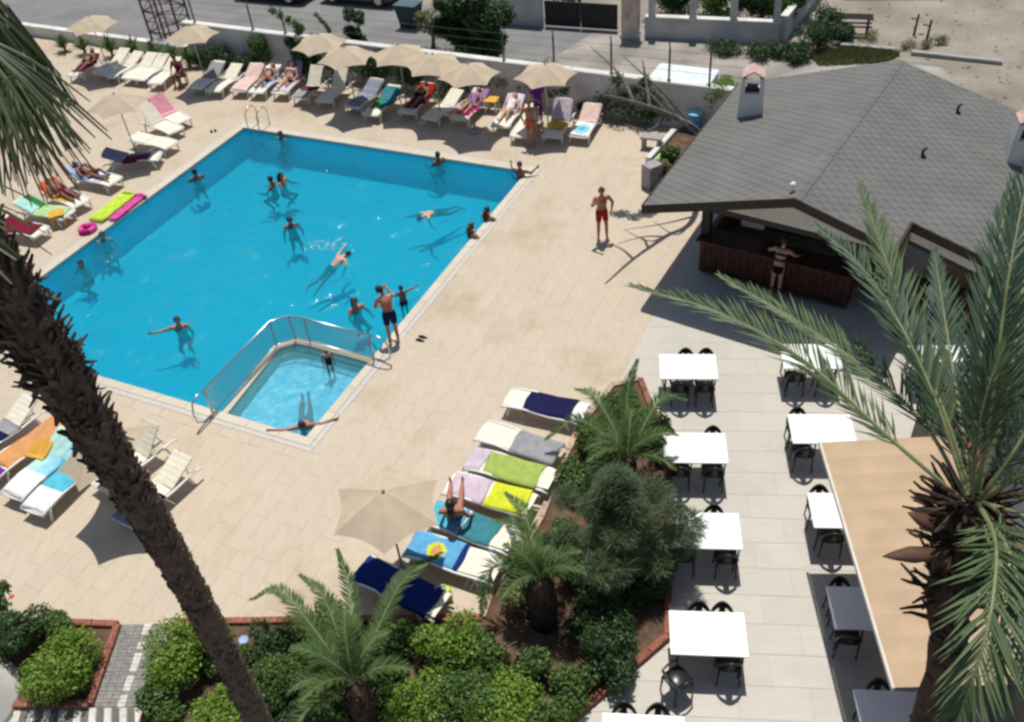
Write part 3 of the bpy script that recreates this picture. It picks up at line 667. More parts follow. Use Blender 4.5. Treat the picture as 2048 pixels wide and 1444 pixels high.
# ---- awning over the right hand tables
a1, a2 = at(1643, 885, 2.6), at(1790, 1375, 2.6); ad = (a2-a1); AL = np.linalg.norm(ad); ad /= AL; an = np.array([-ad[1], ad[0], 0])
M['awning'] = mat('tan_awning_canvas', (.48, .345, .22), .9, .05, 2, .1, 80)
e = empty('terrace_awning', (a1[0], a1[1], 0), math.atan2(ad[1], ad[0]), 'long tan canvas awning over the right hand row of tables', 'awning')
AWD = 2.1; npn = 12
for i in range(npn):
    x0, x1 = AL*i/npn, AL*(i+1)/npn; m1 = MB(); rows = 8; V = []; F = []
    for j in range(rows+1):
        y = AWD*j/rows
        for k in range(5):
            x = x0+(x1-x0)*k/4; sag = -.025*math.sin(math.pi*k/4)*(.3+.7*math.sin(math.pi*j/rows)); V.append((x, y, 2.6+.10*j/rows+sag))
    for j in range(rows):
        for k in range(4): F.append((j*5+k, j*5+k+1, (j+1)*5+k+1, (j+1)*5+k))
    m1.add(V, F); m1.build('canvas_panel', 'awning', e, smooth=True)
m1 = MB(); m1.box(-.02, AL+.02, -.05, -.005, 2.54, 2.62); m1.build('front_bar', 'gable', e, bevel=.01)
m1 = MB(); m1.box(-.02, AL+.02, AWD+.005, AWD+.10, 2.62, 2.76); m1.build('wall_bar', 'gable', e)
for i in range(4):
    x = AL*(i+.5)/4; m1 = MB(); m1.tube([(x, 0, 2.545), (x+.3, 1.0, 2.52), (x, AWD, 2.6)], .025, 6); m1.build('folding_arm', 'pole', e)
q = a1+an*(AWD+.12)-ad*1.5
e2 = empty('restaurant_building', (q[0], q[1], 0), math.atan2(ad[1], ad[0]), 'flat roofed restaurant building behind the date palm at the right', 'building')
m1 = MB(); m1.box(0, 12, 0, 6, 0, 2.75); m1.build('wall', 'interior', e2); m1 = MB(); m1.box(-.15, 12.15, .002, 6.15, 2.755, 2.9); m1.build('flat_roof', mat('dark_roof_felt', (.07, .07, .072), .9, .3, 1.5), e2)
for k in range(14):
    m1 = MB(); m1.tube([(k*.86+.05, .03, 2.93), (k*.86+.83, .03, 2.93)], .09, 10); m1.build('edge_tile', mat('red_edge_tile', (.28, .09, .05), .8) if k == 0 else bpy.data.materials['red_edge_tile'], e2)
# ================================================================== TABLES AND CHAIRS
TA = R(-8.72); tu = np.array([math.cos(TA), math.sin(TA), 0]); tv = np.array([-tu[1], tu[0], 0])
TLN, TDP, TZ = 1.26, .84, .777
def proto_table():
    e = empty('dining_table', (0, 0, -50))
    m1 = MB(); m1.box(-TLN/2, TLN/2, -TDP/2, TDP/2, TZ-.03, TZ); m1.build('table_top', 'tabletop', e, bevel=.006)
    for x in (-.5, .5):
        for y in (-.32, .32):
            m1 = MB(); m1.tube([(x, y, TZ-.031), (x*1.04, y*1.05, 0.01)], [.024, .018], 8); m1.build('leg', 'black2', e, smooth=True)
    m1 = MB(); m1.box(-.52, .52, -.02, .02, TZ-.075, TZ-.032); m1.build('stretcher', 'black2', e)
    return e
def proto_chair():
    """facing +y; back at -y"""
    e = empty('terrace_chair', (0, 0, -50))
    m1 = MB(); V = []; n = 20
    for z, k in ((.425, .93), (.445, 1), (.455, .96)):
        for i in range(n):
            g = 2*math.pi*i/n; x = .21*k*math.copysign(abs(math.cos(g))**.6, math.cos(g)); y = .205*k*math.copysign(abs(math.sin(g))**.6, math.sin(g)); V.append((x, y, z))
    F = [(i, (i+1) % n, n+(i+1) % n, n+i) for i in range(n)]+[(n+i, n+(i+1) % n, 2*n+(i+1) % n, 2*n+i) for i in range(n)]+[tuple(range(n-1, -1, -1)), tuple(range(2*n, 3*n))]
    m1.add(V, F); m1.build('seat', 'black', e, smooth=True)
    for x, y in ((-.17, .16), (.17, .16), (-.17, -.17), (.17, -.17)):
        m1 = MB(); m1.tube([(x, y, .43), (x*1.12, y*1.12, .0)], [.022, .015], 8); m1.build('leg', 'black', e, smooth=True)
    def bp(g): # back arch, leaning outwards
        x = .195*math.cos(g); h = math.sin(g); return (x, -.20-.07*h+.05*abs(math.cos(g)), .50+.30*h)
    pts = [(.195, -.13, .44)]+[bp(math.pi*i/14) for i in range(15)]+[(-.195, -.13, .44)]
    m1 = MB(); m1.tube(pts, .019, 8); m1.build('back_frame', 'black', e, smooth=True)
    V = []; F = []
    for i in range(13):                                         # filled crescent under the arch
        g = math.pi*(.12+.76*i/12); x, y, z = bp(g); w = .10*math.sin(g); V += [(x, y-.012, z), (x*.94, y+.012+.02*w, max(z-w, .5)), (x, y+.012, z), (x*.94, y+.03+.02*w, max(z-w, .5))]
    for i in range(12): a_ = i*4; F += [(a_, a_+4, a_+5, a_+1), (a_+2, a_+3, a_+7, a_+6), (a_+1, a_+5, a_+7, a_+3)]
    m1 = MB(); m1.add(V, F); m1.build('crest_panel', 'black', e, smooth=True)
    m1 = MB(); m1.add([(-.05, -.245, .72), (.05, -.245, .72), (.06, -.195, .45), (-.06, -.195, .45), (-.05, -.225, .72), (.05, -.225, .72), (.06, -.175, .45), (-.06, -.175, .45)], [(0, 1, 2, 3), (7, 6, 5, 4), (0, 3, 7, 4), (1, 5, 6, 2), (0, 4, 5, 1), (3, 2, 6, 7)]); m1.build('splat', 'black', e)
    for s_ in (-1, 1):
        m1 = MB(); m1.tube([(s_*.195, -.14, .60), (s_*.225, .02, .615), (s_*.20, .15, .59), (s_*.185, .16, .45)], [.016, .018, .018, .014], 7); m1.build('armrest', 'black', e, smooth=True)
    return e
tp, cp = proto_table(), proto_chair()
def tl(u, v): return at(u, v, TZ)+tu*TLN/2-tv*TDP/2
def trc(u, v): return at(u, v, TZ)-tu*TLN/2-tv*TDP/2
S_ = 1.05
TABLES = [  # centre, name for labels, far chairs x, near chairs x
 (np.array([3.702, 14.37])*S_, 'the farthest sunlit table', (-.03, .42), (-.18, .36)),
 (np.array([3.341, 12.026])*S_, 'the table half behind the bush', (-.55, .40), (.36, -.3)),
 (np.array([3.102, 10.036])*S_, 'the third sunlit left table', (-.42, .18), (-.42, .36)),
 (np.array([2.677, 8.016])*S_, 'the fourth sunlit left table', (-.12, .28), (.34,)),
 (np.array([5.848, 12.195])*S_, 'the table at the far awning end', (-.40,), (-.38,)),
 (np.array([5.612, 10.172])*S_, 'the white table under the awning edge', (-.38,), (-.26,)),
 (tl(1652, 1172)[:2], 'the grey shaded awning table', (-.36,), (-.36,)),
 (tl(1706, 1378)[:2], 'the shaded table at the bottom', (-.2,), ()),
 (tl(1558, 688)[:2], 'the table in the roof shadow', (), (-.35, .3)),
 (tl(1812, 690)[:2], 'the dappled table at the right', (-.3, .3), (-.3,)),
 (tl(1205, 1425)[:2], 'the table cut off at the bottom', (-.28, .22), ())]
TLAB = ['farthest sunlit white table of the left row on the terrace', 'white table half hidden by the feathery bush', 'third white table of the left row, bush touching its left end', 'white table nearest the palms with a pulled-out chair beside it',
 'white table at the far end of the tan awning', 'white table tucked under the left edge of the tan awning', 'table in grey shade beside the lower awning edge', 'shaded table at the bottom below the end of the awning',
 'white table at the edge of the roof shadow behind palm fronds', 'white table with dappled light at the right behind palm fronds', 'white table cut off by the bottom edge of the picture']
for k, (c, nm, fx, nx) in enumerate(TABLES):
    copytree(tp, (c[0], c[1], 0), TA, TLAB[k], 'white tables on the terrace', 'table')
    for i, x in enumerate(fx):
        p = c+(tu*x+tv*.34)[:2]; s_ = (('left ' if x == min(fx) else 'right ') if len(fx) > 1 else '')
        copytree(cp, (p[0], p[1], 0), TA+math.pi+R(random.uniform(-6, 6)), f'{s_}black chair on the far side of {nm}', 'black terrace chairs', 'chair')
    for i, x in enumerate(nx):
        p = c+(tu*x-tv*.31)[:2]; s_ = (('left ' if x == min(nx) else 'right ') if len(nx) > 1 else '')
        copytree(cp, (p[0], p[1], 0), TA+R(random.uniform(-5, 5)), f'{s_}black chair on the near side of {nm}', 'black terrace chairs', 'chair')
p = at(1353, 1385); copytree(cp, (p[0], p[1], 0), R(-62), 'black chair pulled out and turned sideways below the fourth table', 'black terrace chairs', 'chair')
hidden_proto(tp); hidden_proto(cp)
p = at(1535, 640); e = empty('orange_stool', p, 0, 'orange stool standing in the shade in front of the bar', 'stool')
m1 = MB(); m1.lathe([(.17, .60), (.18, .63), (.16, .66)], 16); m1.build('seat', 'orange', e, smooth=True)
for g in range(4):
    m1 = MB(); m1.tube([(.1*math.cos(g*1.57+.8), .1*math.sin(g*1.57+.8), .6), (.18*math.cos(g*1.57+.8), .18*math.sin(g*1.57+.8), 0)], .016, 6); m1.build('leg', 'orange', e)
# ================================================================== LOUNGERS, TOWELS, UMBRELLAS
LL, LW, HG = 1.92, .62, 1.12            # length, width, hinge position from the foot
def prof(s, ang):
    """bed surface: distance s from the foot -> (x, z)"""
    if s < 0: return s, .325
    if s <= HG: return s, .335+.02*math.sin(s*2.6)-.015*max(0, 1-s/.25)
    z0 = .335+.02*math.sin(HG*2.6); return HG+(s-HG)*math.cos(ang), z0+(s-HG)*math.sin(ang)
def proto_lounger(ang):
    e = empty('sun_lounger', (0, 0, -50))
    def strip(s0, s1, n, name, slats):
        m1 = MB()
        for k in range(slats):
            a_, b_ = s0+(s1-s0)*k/slats+.002, s0+(s1-s0)*(k+1)/slats-.002; V = []
            for s in (a_, (a_+b_)/2, b_):
                x, z = prof(s, ang); nx, nz = (-math.sin(ang), math.cos(ang)) if s > HG else (0, 1)
                up = .004 if s == (a_+b_)/2 else 0
                for y in (-LW/2+.035, LW/2-.035):
                    V += [(x+nx*up, y, z+nz*up), (x-nx*.03, y, z-nz*.03)]
            m1.add(V, [(0, 4, 6, 2), (4, 8, 10, 6), (1, 3, 7, 5), (5, 7, 11, 9), (0, 1, 5, 4), (4, 5, 9, 8), (2, 6, 7, 3), (6, 10, 11, 7), (0, 2, 3, 1), (8, 9, 11, 10)])
        return m1.build(name, 'cream', e)
    strip(.03, HG-.01, 0, 'seat', 9); strip(HG+.01, LL-.02, 0, 'backrest', 6)
    for sy in (-1, 1):
        pts = [(.0, .27), (.04, .315), (.25, .34), (.55, .36), (.85, .325), (1.12, .30), (1.45, .315), (1.75, .32), (LL-.02, .27)]
        m1 = MB(); m1.tube([(x, sy*(LW/2), z) for x, z in pts], .03, 8, flat=.85); m1.build('side_rail', 'whitep', e, smooth=True)
        for x, dx in ((.22, -.10), (1.52, .10)):
            m1 = MB(); m1.tube([(x, sy*LW/2, .31), (x+dx*.6, sy*(LW/2+.005), .16), (x+dx, sy*(LW/2+.01), .0)], [.034, .028, .026], 8); m1.build('leg', 'whitep', e, smooth=True)
    m1 = MB(); m1.tube([(.02, -LW/2, .285), (.0, 0, .29), (.02, LW/2, .285)], .024, 7); m1.build('foot_bar', 'whitep', e, smooth=True)
    if ang > .12:
        bx_, bz_ = prof(LL-.25, ang)
        m1 = MB(); m1.tube([(bx_, -.22, bz_-.04), (1.62, -.22, .31)], .014, 6); m1.tube([(bx_, .22, bz_-.04), (1.62, .22, .31)], .014, 6); m1.build('support_strut', 'whitep', e)
    return e
ANGS = {0: R(3), 1: R(24), 2: R(48), 3: R(66)}
LP = {k: proto_lounger(a) for k, a in ANGS.items()}
class Lg: pass
def lounger(foot, head, var, label):
    f, h = at(*foot, .33), at(*head, .36); d = h-f; d[2] = 0; d /= np.linalg.norm(d); c = (f+h)/2; c[2] = 0
    ln = LL if var == 0 else HG+(LL-HG)*math.cos(ANGS[var])
    l = Lg(); l.o = c-d*ln/2; l.rz = math.atan2(d[1], d[0]); l.ang = ANGS[var]; l.d = d; l.n = np.array([-d[1], d[0], 0])
    copytree(LP[var], l.o, l.rz, label, 'white sun loungers round the pool', 'sun lounger'); return l
def lw(l, s, y, h=0):
    """point on a lounger: s along, y across, h above surface -> world"""
    x, z = prof(s, l.ang); return l.o+l.d*x+l.n*y+zz*(z+h)
def towel(l, s0, s1, m, label, w=.60, y0=0, hang=.07, lift=0.008, seed=0, cat='towel', name='towel', parts=None):
    rg = np.random.default_rng(int(abs(s0*1000+s1*77+l.o[0]*13+seed)*10) % 100000); ns, ny = 22, 14
    ph = rg.uniform(0, 6, 6); sk = rg.uniform(-.03, .03)
    V = []; F = []
    for i in range(ns+1):
        s = s0+(s1-s0)*i/ns; s = max(-.16, s); x, z = prof(min(s, LL), l.ang); nx, nz = (-math.sin(l.ang), math.cos(l.ang)) if s > HG else (0, 1)
        drop = 0
        if s < 0: x, drop = -.02+s*.1, -s*.9
        for j in range(ny+1):
            t = -1+2*j/ny; y = t*(w/2+hang); e_ = max(0, abs(y)-LW/2+.01); yy = math.copysign(min(abs(y), LW/2+.012+e_*.12), y)
            wr = .007*math.sin(9*s+ph[0]+3*t)+.005*math.sin(17*t+ph[1]+4*s)+.004*math.sin(23*s+11*t+ph[2]); hh = lift+.012+wr*(1 if e_ == 0 else .4)
            V.append((x+nx*hh+.02*math.sin(3*t+ph[3])*(i in (0, ns)), yy+y0+sk*(s-s0), z+nz*hh-e_*.9-drop))
    for i in range(ns):
        for j in range(ny): F.append((i*(ny+1)+j, (i+1)*(ny+1)+j, (i+1)*(ny+1)+j+1, i*(ny+1)+j+1))
    m1 = MB(); m1.add(V, F)
    ms = m if isinstance(m, (list, tuple)) else [m]
    if len(ms) > 1: m1.m = [parts((i//ny+.5)/ns, (i % ny+.5)/ny) for i in range(len(F))]
    o = m1.build(name, list(ms), None, smooth=True, loc=l.o, rotz=l.rz, label=label, cat=cat)
    sl_ = o.modifiers.new('thick', 'SOLIDIFY'); sl_.thickness = .008; sl_.offset = 1
    return o
L = {}
FAR = [ # foot px, head px, back variant, label
 ('f1', (147, 152), (196, 112), 1, 'sun lounger at the far left of the back row under a dark red towel'),
 ('f2', (200, 144), (252, 111), 1, 'empty cream lounger, second in the back row from the left'),
 ('f3', (222, 150), (279, 118), 1, 'empty cream lounger, third in the back row from the left'),
 ('f4', (256, 155), (308, 119), 1, 'empty cream lounger, fourth in the back row from the left'),
 ('f5', (278, 158), (332, 121), 1, 'empty cream lounger, fifth in the back row from the left'),
 ('f6', (313, 163), (352, 130), 1, 'empty cream lounger left of the dark figure in the back row'),
 ('f7', (395, 172), (440, 138), 1, 'lounger with a white towel next to the dark figure'),
 ('f8', (427, 180), (477, 142), 1, 'empty cream lounger between white and pink towels in the back row'),
 ('f9', (475, 181), (517, 140), 1, 'lounger under a pale pink towel in the back row'),
 ('f10', (514, 182), (552, 145), 1, 'lounger with a blue towel and a sunbather in the back row'),
 ('f11', (555, 188), (597, 146), 2, 'lounger with a reclining person left of the umbrellas'),
 ('f12', (597, 196), (640, 158), 2, 'lounger at the left edge of the umbrella shade with folded mat'),
 ('f13', (645, 203), (690, 162), 2, 'empty shaded lounger with a raised grey back'),
 ('f14', (704, 213), (757, 172), 1, 'lounger with a grey striped towel under the umbrellas'),
 ('f15', (742, 227), (790, 186), 1, 'lounger with green and blue towels under the umbrellas'),
 ('f16', (812, 224), (858, 180), 1, 'lounger with a dark reclining figure under the umbrellas'),
 ('f17', (868, 230), (908, 200), 1, 'empty shaded lounger left of the magenta towel'),
 ('f18', (916, 238), (965, 192), 1, 'lounger under a magenta towel at the right of the shade'),
 ('f19', (1000, 252), (1035, 204), 1, 'lounger with a white towel over its back and a sunbather'),
 ('f20', (1038, 272), (1068, 222), 1, 'lounger behind the standing man in orange shorts'),
 ('f21', (1100, 278), (1132, 222), 2, 'lounger with a yellow towel and raised grey back'),
 ('f22', (1158, 270), (1186, 224), 1, 'lounger with a turquoise ring towel, last of the back row')]
LEFT = [
 ('l1', (368, 242), (318, 218), 2, 'lounger with a pink cloth on the left side near the pool corner'),
 ('l2', (370, 268), (284, 232), 2, 'empty cream lounger with a raised back left of the pool'),
 ('l3', (345, 290), (265, 270), 0, 'flat empty cream lounger in front of the raised one left of the pool'),
 ('l4', (310, 312), (222, 318), 1, 'lounger with dark red and grey towels left of the pool'),
 ('l5', (230, 362), (150, 344), 1, 'lounger under a pale blue towel by the left pool edge'),
 ('l6', (160, 405), (100, 378), 1, 'lounger with an orange towel by the left pool edge'),
 ('l7', (132, 428), (50, 413), 1, 'lounger under a pale green towel by the left pool edge'),
 ('l8', (76, 462), (0, 447), 1, 'lounger with a maroon towel half behind the palm trunk')]
NEAR = [
 ('n1', (1020, 794), (1166, 826), 0, 'lounger with a navy towel nearest the terrace palms'),
 ('n2', (972, 862), (1108, 905), 0, 'empty cream lounger between the navy and lime towels'),
 ('n3', (950, 918), (1098, 958), 0, 'lounger with a lime green towel'),
 ('n4', (905, 966), (1058, 1008), 0, 'lounger with a bright yellow towel beside the young palm'),
 ('n5', (880, 1030), (1010, 1075), 0, 'lounger with a turquoise towel and a seated sunbather'),
 ('n6', (830, 1088), (992, 1138), 0, 'lounger with a blue towel showing an orange motif'),
 ('n7', (735, 1142), (872, 1206), 0, 'lounger with royal blue towels behind the small palm')]
BL = [
 ('b1', (-45, 900), (55, 822), 1, 'lounger with a navy towel cut off by the left edge'),
 ('b2', (0, 930), (112, 848), 0, 'lounger under a long orange towel at the lower left'),
 ('b3', (40, 975), (130, 890), 1, 'lounger under a mint and white towel at the lower left'),
 ('b4', (85, 1000), (165, 920), 1, 'lounger under a light blue towel beside the palm trunk'),
 ('b5', (215, 960), (300, 890), 2, 'lounger with a raised cream back right of the palm trunk'),
 ('b6', (270, 1020), (352, 945), 1, 'lounger with a white wavy rail just right of the palm trunk')]
for row in (FAR, LEFT, NEAR, BL):
    for k, f, h, v, lab in row: L[k] = lounger(f, h, v, lab)
for p in LP.values(): hidden_proto(p)
T = towel
T(L['f1'], .3, 1.7, ['maroon', 'mauve'], 'dark red and mauve towel on the far left lounger', parts=lambda s, y: int(y > .6))
T(L['f7'], -.05, .75, 'white', 'white towel on the foot of the lounger by the dark figure')
T(L['f7'], .85, 1.8, 'greyc', 'grey towel on the back of the lounger by the dark figure')
T(L['f9'], .05, 1.85, 'palepink', 'pale pink towel covering a back row lounger')
T(L['f10'], .4, 1.8, ['paleblue', 'white'], 'blue and white towel under the back row sunbather', parts=lambda s, y: int(s > .6))
T(L['f11'], .1, 1.88, ['lilac', 'mauve'], 'lilac towel under the reclining person left of the umbrellas', parts=lambda s, y: int(s > .6))
T(L['f12'], .05, .55, 'greyc', 'grey folded mat on the shaded lounger'); T(L['f12'], .6, 1.0, 'brown', 'brown towel on the shaded lounger')
T(L['f14'], .1, 1.85, ['greyc', 'slate'], 'grey and slate striped towel under the umbrellas', parts=lambda s, y: int(s*9) % 2)
T(L['f15'], .45, 1.1, ['teal', 'green'], 'teal and green towel on a shaded lounger', parts=lambda s, y: int(y > .5)); T(L['f15'], 1.12, 1.8, 'teal', 'teal towel over the back of a shaded lounger')
T(L['f16'], .3, 1.85, ['maroon', 'red'], 'red towel under the dark reclining figure', parts=lambda s, y: int(s > .7))
T(L['f18'], .3, 1.0, 'magenta', 'magenta towel on the lounger at the right of the shade'); T(L['f18'], 1.05, 1.88, ['mauve', 'palelav'], 'mauve towel hanging over the back next to the magenta towel', parts=lambda s, y: int(s > .5 and y > .4))
T(L['f19'], 1.1, 1.9, 'palelav', 'white lavender towel hung over a lounger back')
T(L['f21'], .45, 1.05, ['gold', 'yellow'], 'yellow towel on the lounger with the raised back', parts=lambda s, y: int(y > .7)); T(L['f21'], 1.14, 1.9, 'lilac', 'pale grey-lilac towel over the raised back')
T(L['f22'], .05, .95, ['white', 'aqua', 'cyan'], 'white towel with a turquoise ring on the last back row lounger', parts=lambda s, y: 0 if (s-.45)**2+(y-.5)**2 > .13 else (1 if (s-.45)**2+(y-.5)**2 > .035 else 2))
T(L['f22'], .97, 1.85, 'palepink', 'pale peach towel on the back of the last back row lounger')
T(L['l1'], .9, 1.9, 'pink', 'pink cloth draped over a lounger near the pool corner')
T(L['l4'], .35, 1.2, ['maroon', 'slate'], 'maroon towel with a slate stripe left of the pool', parts=lambda s, y: int(y < .38)); T(L['l4'], 1.22, 1.9, 'slate', 'slate grey towel over a lounger back left of the pool')
T(L['l5'], .45, 1.9, ['paleblue', 'sky', 'white'], 'pale blue striped towel by the left pool edge', parts=lambda s, y: (0, 2, 0, 1, 0, 0)[int(s*6)])
T(L['l6'], .5, 1.88, ['gold', 'coral', 'brown'], 'orange and coral towel by the left pool edge', parts=lambda s, y: 1 if s > .55 else (0 if y > .5 else 2))
T(L['l7'], .1, 1.15, 'palegreen', 'pale green towel by the left pool edge'); T(L['l7'], 1.18, 1.85, ['mint', 'green'], 'mint and green towel on a lounger back left of the pool', parts=lambda s, y: int(y < .4))
T(L['l8'], .2, 1.5, 'maroon', 'maroon towel half behind the palm trunk')
T(L['n1'], .5, 1.62, 'navy', 'dark navy towel on the lounger nearest the terrace'); T(L['n1'], 1.66, 1.9, 'white', 'small white towel at the head of the navy towel lounger', hang=.0)
T(L['n2'], .85, 1.9, mat('taupe_sheet', (.30, .265, .23), .95, .1, 9) and 'greyc', 'grey-brown sheet on the head half of the plain lounger')  # plain grey sheet over the head half
T(L['n3'], .42, 1.62, 'lime', 'lime green towel on a lounger by the bed'); T(L['n3'], -.15, .36, 'lilac', 'pale lilac towel over the foot of the lime towel lounger')
T(L['n4'], .95, 1.78, 'yellow', 'bright yellow towel beside the young palm'); T(L['n4'], .1, .9, 'lilac', 'white-lilac towel on the foot half of the yellow towel lounger')
T(L['n5'], .0, .75, ['cyan', 'sky'], 'turquoise towel under the seated sunbather', parts=lambda s, y: int(s > .7)); T(L['n5'], .8, 1.5, 'teal', 'dark teal towel next to the turquoise one')
def motif(s, y):
    d = math.hypot((s-.52)*1.15, (y-.45)*.62)
    if s > .93: return 3
    return 2 if d < .10 else (1 if d < .17 else 0)
T(L['n6'], -.05, 1.15, ['sky', 'yellow', 'orange', 'royal'], 'blue towel with an orange and yellow motif and a dark blue border', parts=motif)
T(L['n7'], -.1, .72, 'royal', 'royal blue towel on the foot half behind the small palm'); T(L['n7'], .95, 1.75, 'royal', 'royal blue towel on the head half behind the small palm')
T(L['b1'], .4, 1.2, ['navy', 'palegreen', 'greyc'], 'navy towel with a green stripe at the left edge', parts=lambda s, y: 1 if .0 < s < .2 else (0 if s < .6 else 2))
T(L['b2'], .25, 1.85, 'orange', 'long orange towel at the lower left'); T(L['b2'], -.12, .22, 'purple', 'purple towel over the foot of the orange towel lounger')
T(L['b3'], .05, 1.85, ['white', 'aqua', 'mint'], 'white and mint towel at the lower left', parts=lambda s, y: 0 if s < .35 else (1 if y < .5 and s < .7 else 2))
T(L['b3'], 1.0, 1.5, 'gold', 'golden yellow cushion towel between the orange and mint towels', y0=.34, w=.36, lift=.03)
T(L['b4'], .05, 1.85, ['white', 'cyan', 'aqua'], 'light blue and white towel beside the palm trunk', parts=lambda s, y: 0 if s < .3 else (1 if s < .75 else 2))
T(L['b6'], .0, .9, ['maroon', 'slate'], 'maroon and slate towel half hidden by the palm trunk', parts=lambda s, y: int(s < .4))
# ---- umbrellas
HEXR = 1.06
def umbrella(c, rot, label, tilt=(0, 0), zr=2.0, fade=0):
    c = np.array(c, float); e = empty('beach_umbrella', (c[0], c[1], 0), 0, label, 'umbrella', 'beige beach umbrellas')
    RM = Matrix.Rotation(tilt[0], 3, 'X') @ Matrix.Rotation(tilt[1], 3, 'Y')
    def tfm(p): q = RM @ Vector((p[0], p[1], p[2]-zr-.2)); return (q.x, q.y, q.z+zr+.2)
    V = []; F = []; nr, nseg = 6, 6
    rows = []
    for k in range(6):
        a0, a1 = rot+k*math.pi/3, rot+(k+1)*math.pi/3; p0, p1 = np.array([math.cos(a0), math.sin(a0)])*HEXR, np.array([math.cos(a1), math.sin(a1)])*HEXR
        m1 = MB(); V = []; F = []
        for i in range(nr+1):
            t = i/nr
            for j in range(nseg+1):
                s = j/nseg; q = (p0*(1-s)+p1*s); bow = 4*s*(1-s); q = q*(1-.10*bow*t)*t
                V.append(tfm((q[0], q[1], zr+.40*(1-t**1.25)-.05*bow*t*(1-t)*2+.02*bow*t)))
        for i in range(nr):
            for j in range(nseg): F.append((i*(nseg+1)+j, (i+1)*(nseg+1)+j, (i+1)*(nseg+1)+j+1, i*(nseg+1)+j+1))
        m1.add(V, F); o = m1.build('canopy_panel', 'canvas', e, smooth=True)
        m1 = MB(); r0 = tfm((0, 0, zr+.365)); pts = [tfm((p0[0]*t, p0[1]*t, zr+.385*(1-t**1.25)-.022)) for t in (0.03, .3, .6, .98)]; m1.tube(pts, .009, 5); m1.build('rib', 'pole', e)
    m1 = MB(); m1.tube([(0, 0, .02), (0, 0, zr-.4), tfm((0, 0, zr+.38))], .022, 8); m1.build('pole', 'pole', e, smooth=True)
    m1 = MB(); t_ = tfm((0, 0, zr+.40)); m1.lathe([(.03, 0), (.035, .03), (.012, .06)], 8, c=t_); m1.build('finial', 'pole', e, smooth=True)
    m1 = MB(); m1.lathe([(.24, 0), (.25, .03), (.22, .08), (.05, .10), (.04, .3)], 20); m1.build('base', 'concrete', e, smooth=False)
    return e
UM = [((185, 52), 70, 'umbrella at the far left of the back row against the street'), ((384, 73), 70, 'umbrella in front of the lattice tower'), ((640, 90), 73, 'leftmost of the cluster of five umbrellas at the back'),
      ((693, 116), 73, 'second of the cluster of five umbrellas'), ((798, 112), 46, 'third of the cluster of five umbrellas, farthest back'), ((868, 131), 46, 'fourth of the cluster of five umbrellas'),
      ((938, 151), 62, 'rightmost of the cluster of five umbrellas'), ((1091, 152), 60, 'umbrella standing alone right of the cluster'), ((236, 210), 80, 'umbrella on the left deck above the empty loungers'),
      ((774, 1013), 90, 'large-looking near umbrella above the blue towels')]
for (u, v), rt, lab in UM:
    p = at(u, v, 2.0); umbrella(p, R(rt), 'beige '+lab)
p = at(203, 894, 1.78); umbrella(p, R(75), 'tilted beige umbrella mostly hidden by the leaning-looking palm trunk', tilt=(R(2), R(-15)), zr=1.72)
# ---- railing round the paddling pool
e = empty('pool_railing', pf(8.8, PL), 0, 'steel mesh railing round two sides of the paddling pool', 'railing')
eo = np.array(e.location)
RP = [(8.66, 12.72), (8.60, 10.06), (8.93, 9.70), (9.35, 9.66), (11.30, 9.71)]; RP3 = [pf(a, b, 0)-eo for a, b in RP]
def poly_len(pts): return [np.linalg.norm(q-p) for p, q in zip(pts[:-1], pts[1:])]
ht = .78
m1 = MB(); m1.tube([p+zz*ht for p in RP3], .022, 8); m1.build('top_rail', 'steel', e, smooth=True)
m1 = MB(); m1.tube([p+zz*.03 for p in RP3], .016, 8); m1.build('bottom_rail', 'steel', e, smooth=True)
nb = 0; bme = MB(); bme.tube([(0, 0, .03), (0, 0, ht)], .005, 5); bme = bme.mesh('bar', 'steel')
for p, q in zip(RP3[:-1], RP3[1:]):
    k = int(np.linalg.norm(q-p)/.075)
    for i in range(k): c = p+(q-p)*(i+.5)/k; obj('bar', bme, e, loc=c)
M['mesh'] = None
def meshmat():
    m, N, L_ = newmat('green_screen_mesh'); out = N.new('ShaderNodeOutputMaterial'); d = N.new('ShaderNodeBsdfDiffuse'); d.inputs[0].default_value = (.30, .36, .28, 1); t = N.new('ShaderNodeBsdfTransparent'); ms = N.new('ShaderNodeMixShader'); ms.inputs[0].default_value = .68
    L_.new(d.outputs[0], ms.inputs[1]); L_.new(t.outputs[0], ms.inputs[2]); L_.new(ms.outputs[0], out.inputs[0]); return m
M['mesh'] = meshmat()
for p, q in zip(RP3[:-1], RP3[1:]):
    m1 = MB(); o_ = np.array([0.012, .012, 0]); m1.add([p+zz*.06, q+zz*.06, q+zz*(ht-.03), p+zz*(ht-.03), p+zz*.06+o_, q+zz*.06+o_, q+zz*(ht-.03)+o_, p+zz*(ht-.03)+o_], [(0, 1, 2, 3), (7, 6, 5, 4)][:1]); m1.build('screen_panel', 'mesh', e)
for p in RP3:
    m1 = MB(); m1.tube([p, p+zz*ht], .02, 8); m1.build('post', 'steel', e, smooth=True)
def loop(base, d):
    m1 = MB(); pts = [base+zz*ht, base+d*.22+zz*(ht+.03), base+d*.42+zz*(ht-.05), base+d*.5+zz*(ht-.3), base+d*.48+zz*.2, base+d*.30+zz*.05, base+d*.05+zz*.05]; m1.tube(pts, .022, 8); m1.build('end_loop', 'steel', e, smooth=True)
loop(RP3[0], E2); loop(RP3[-1], E1)
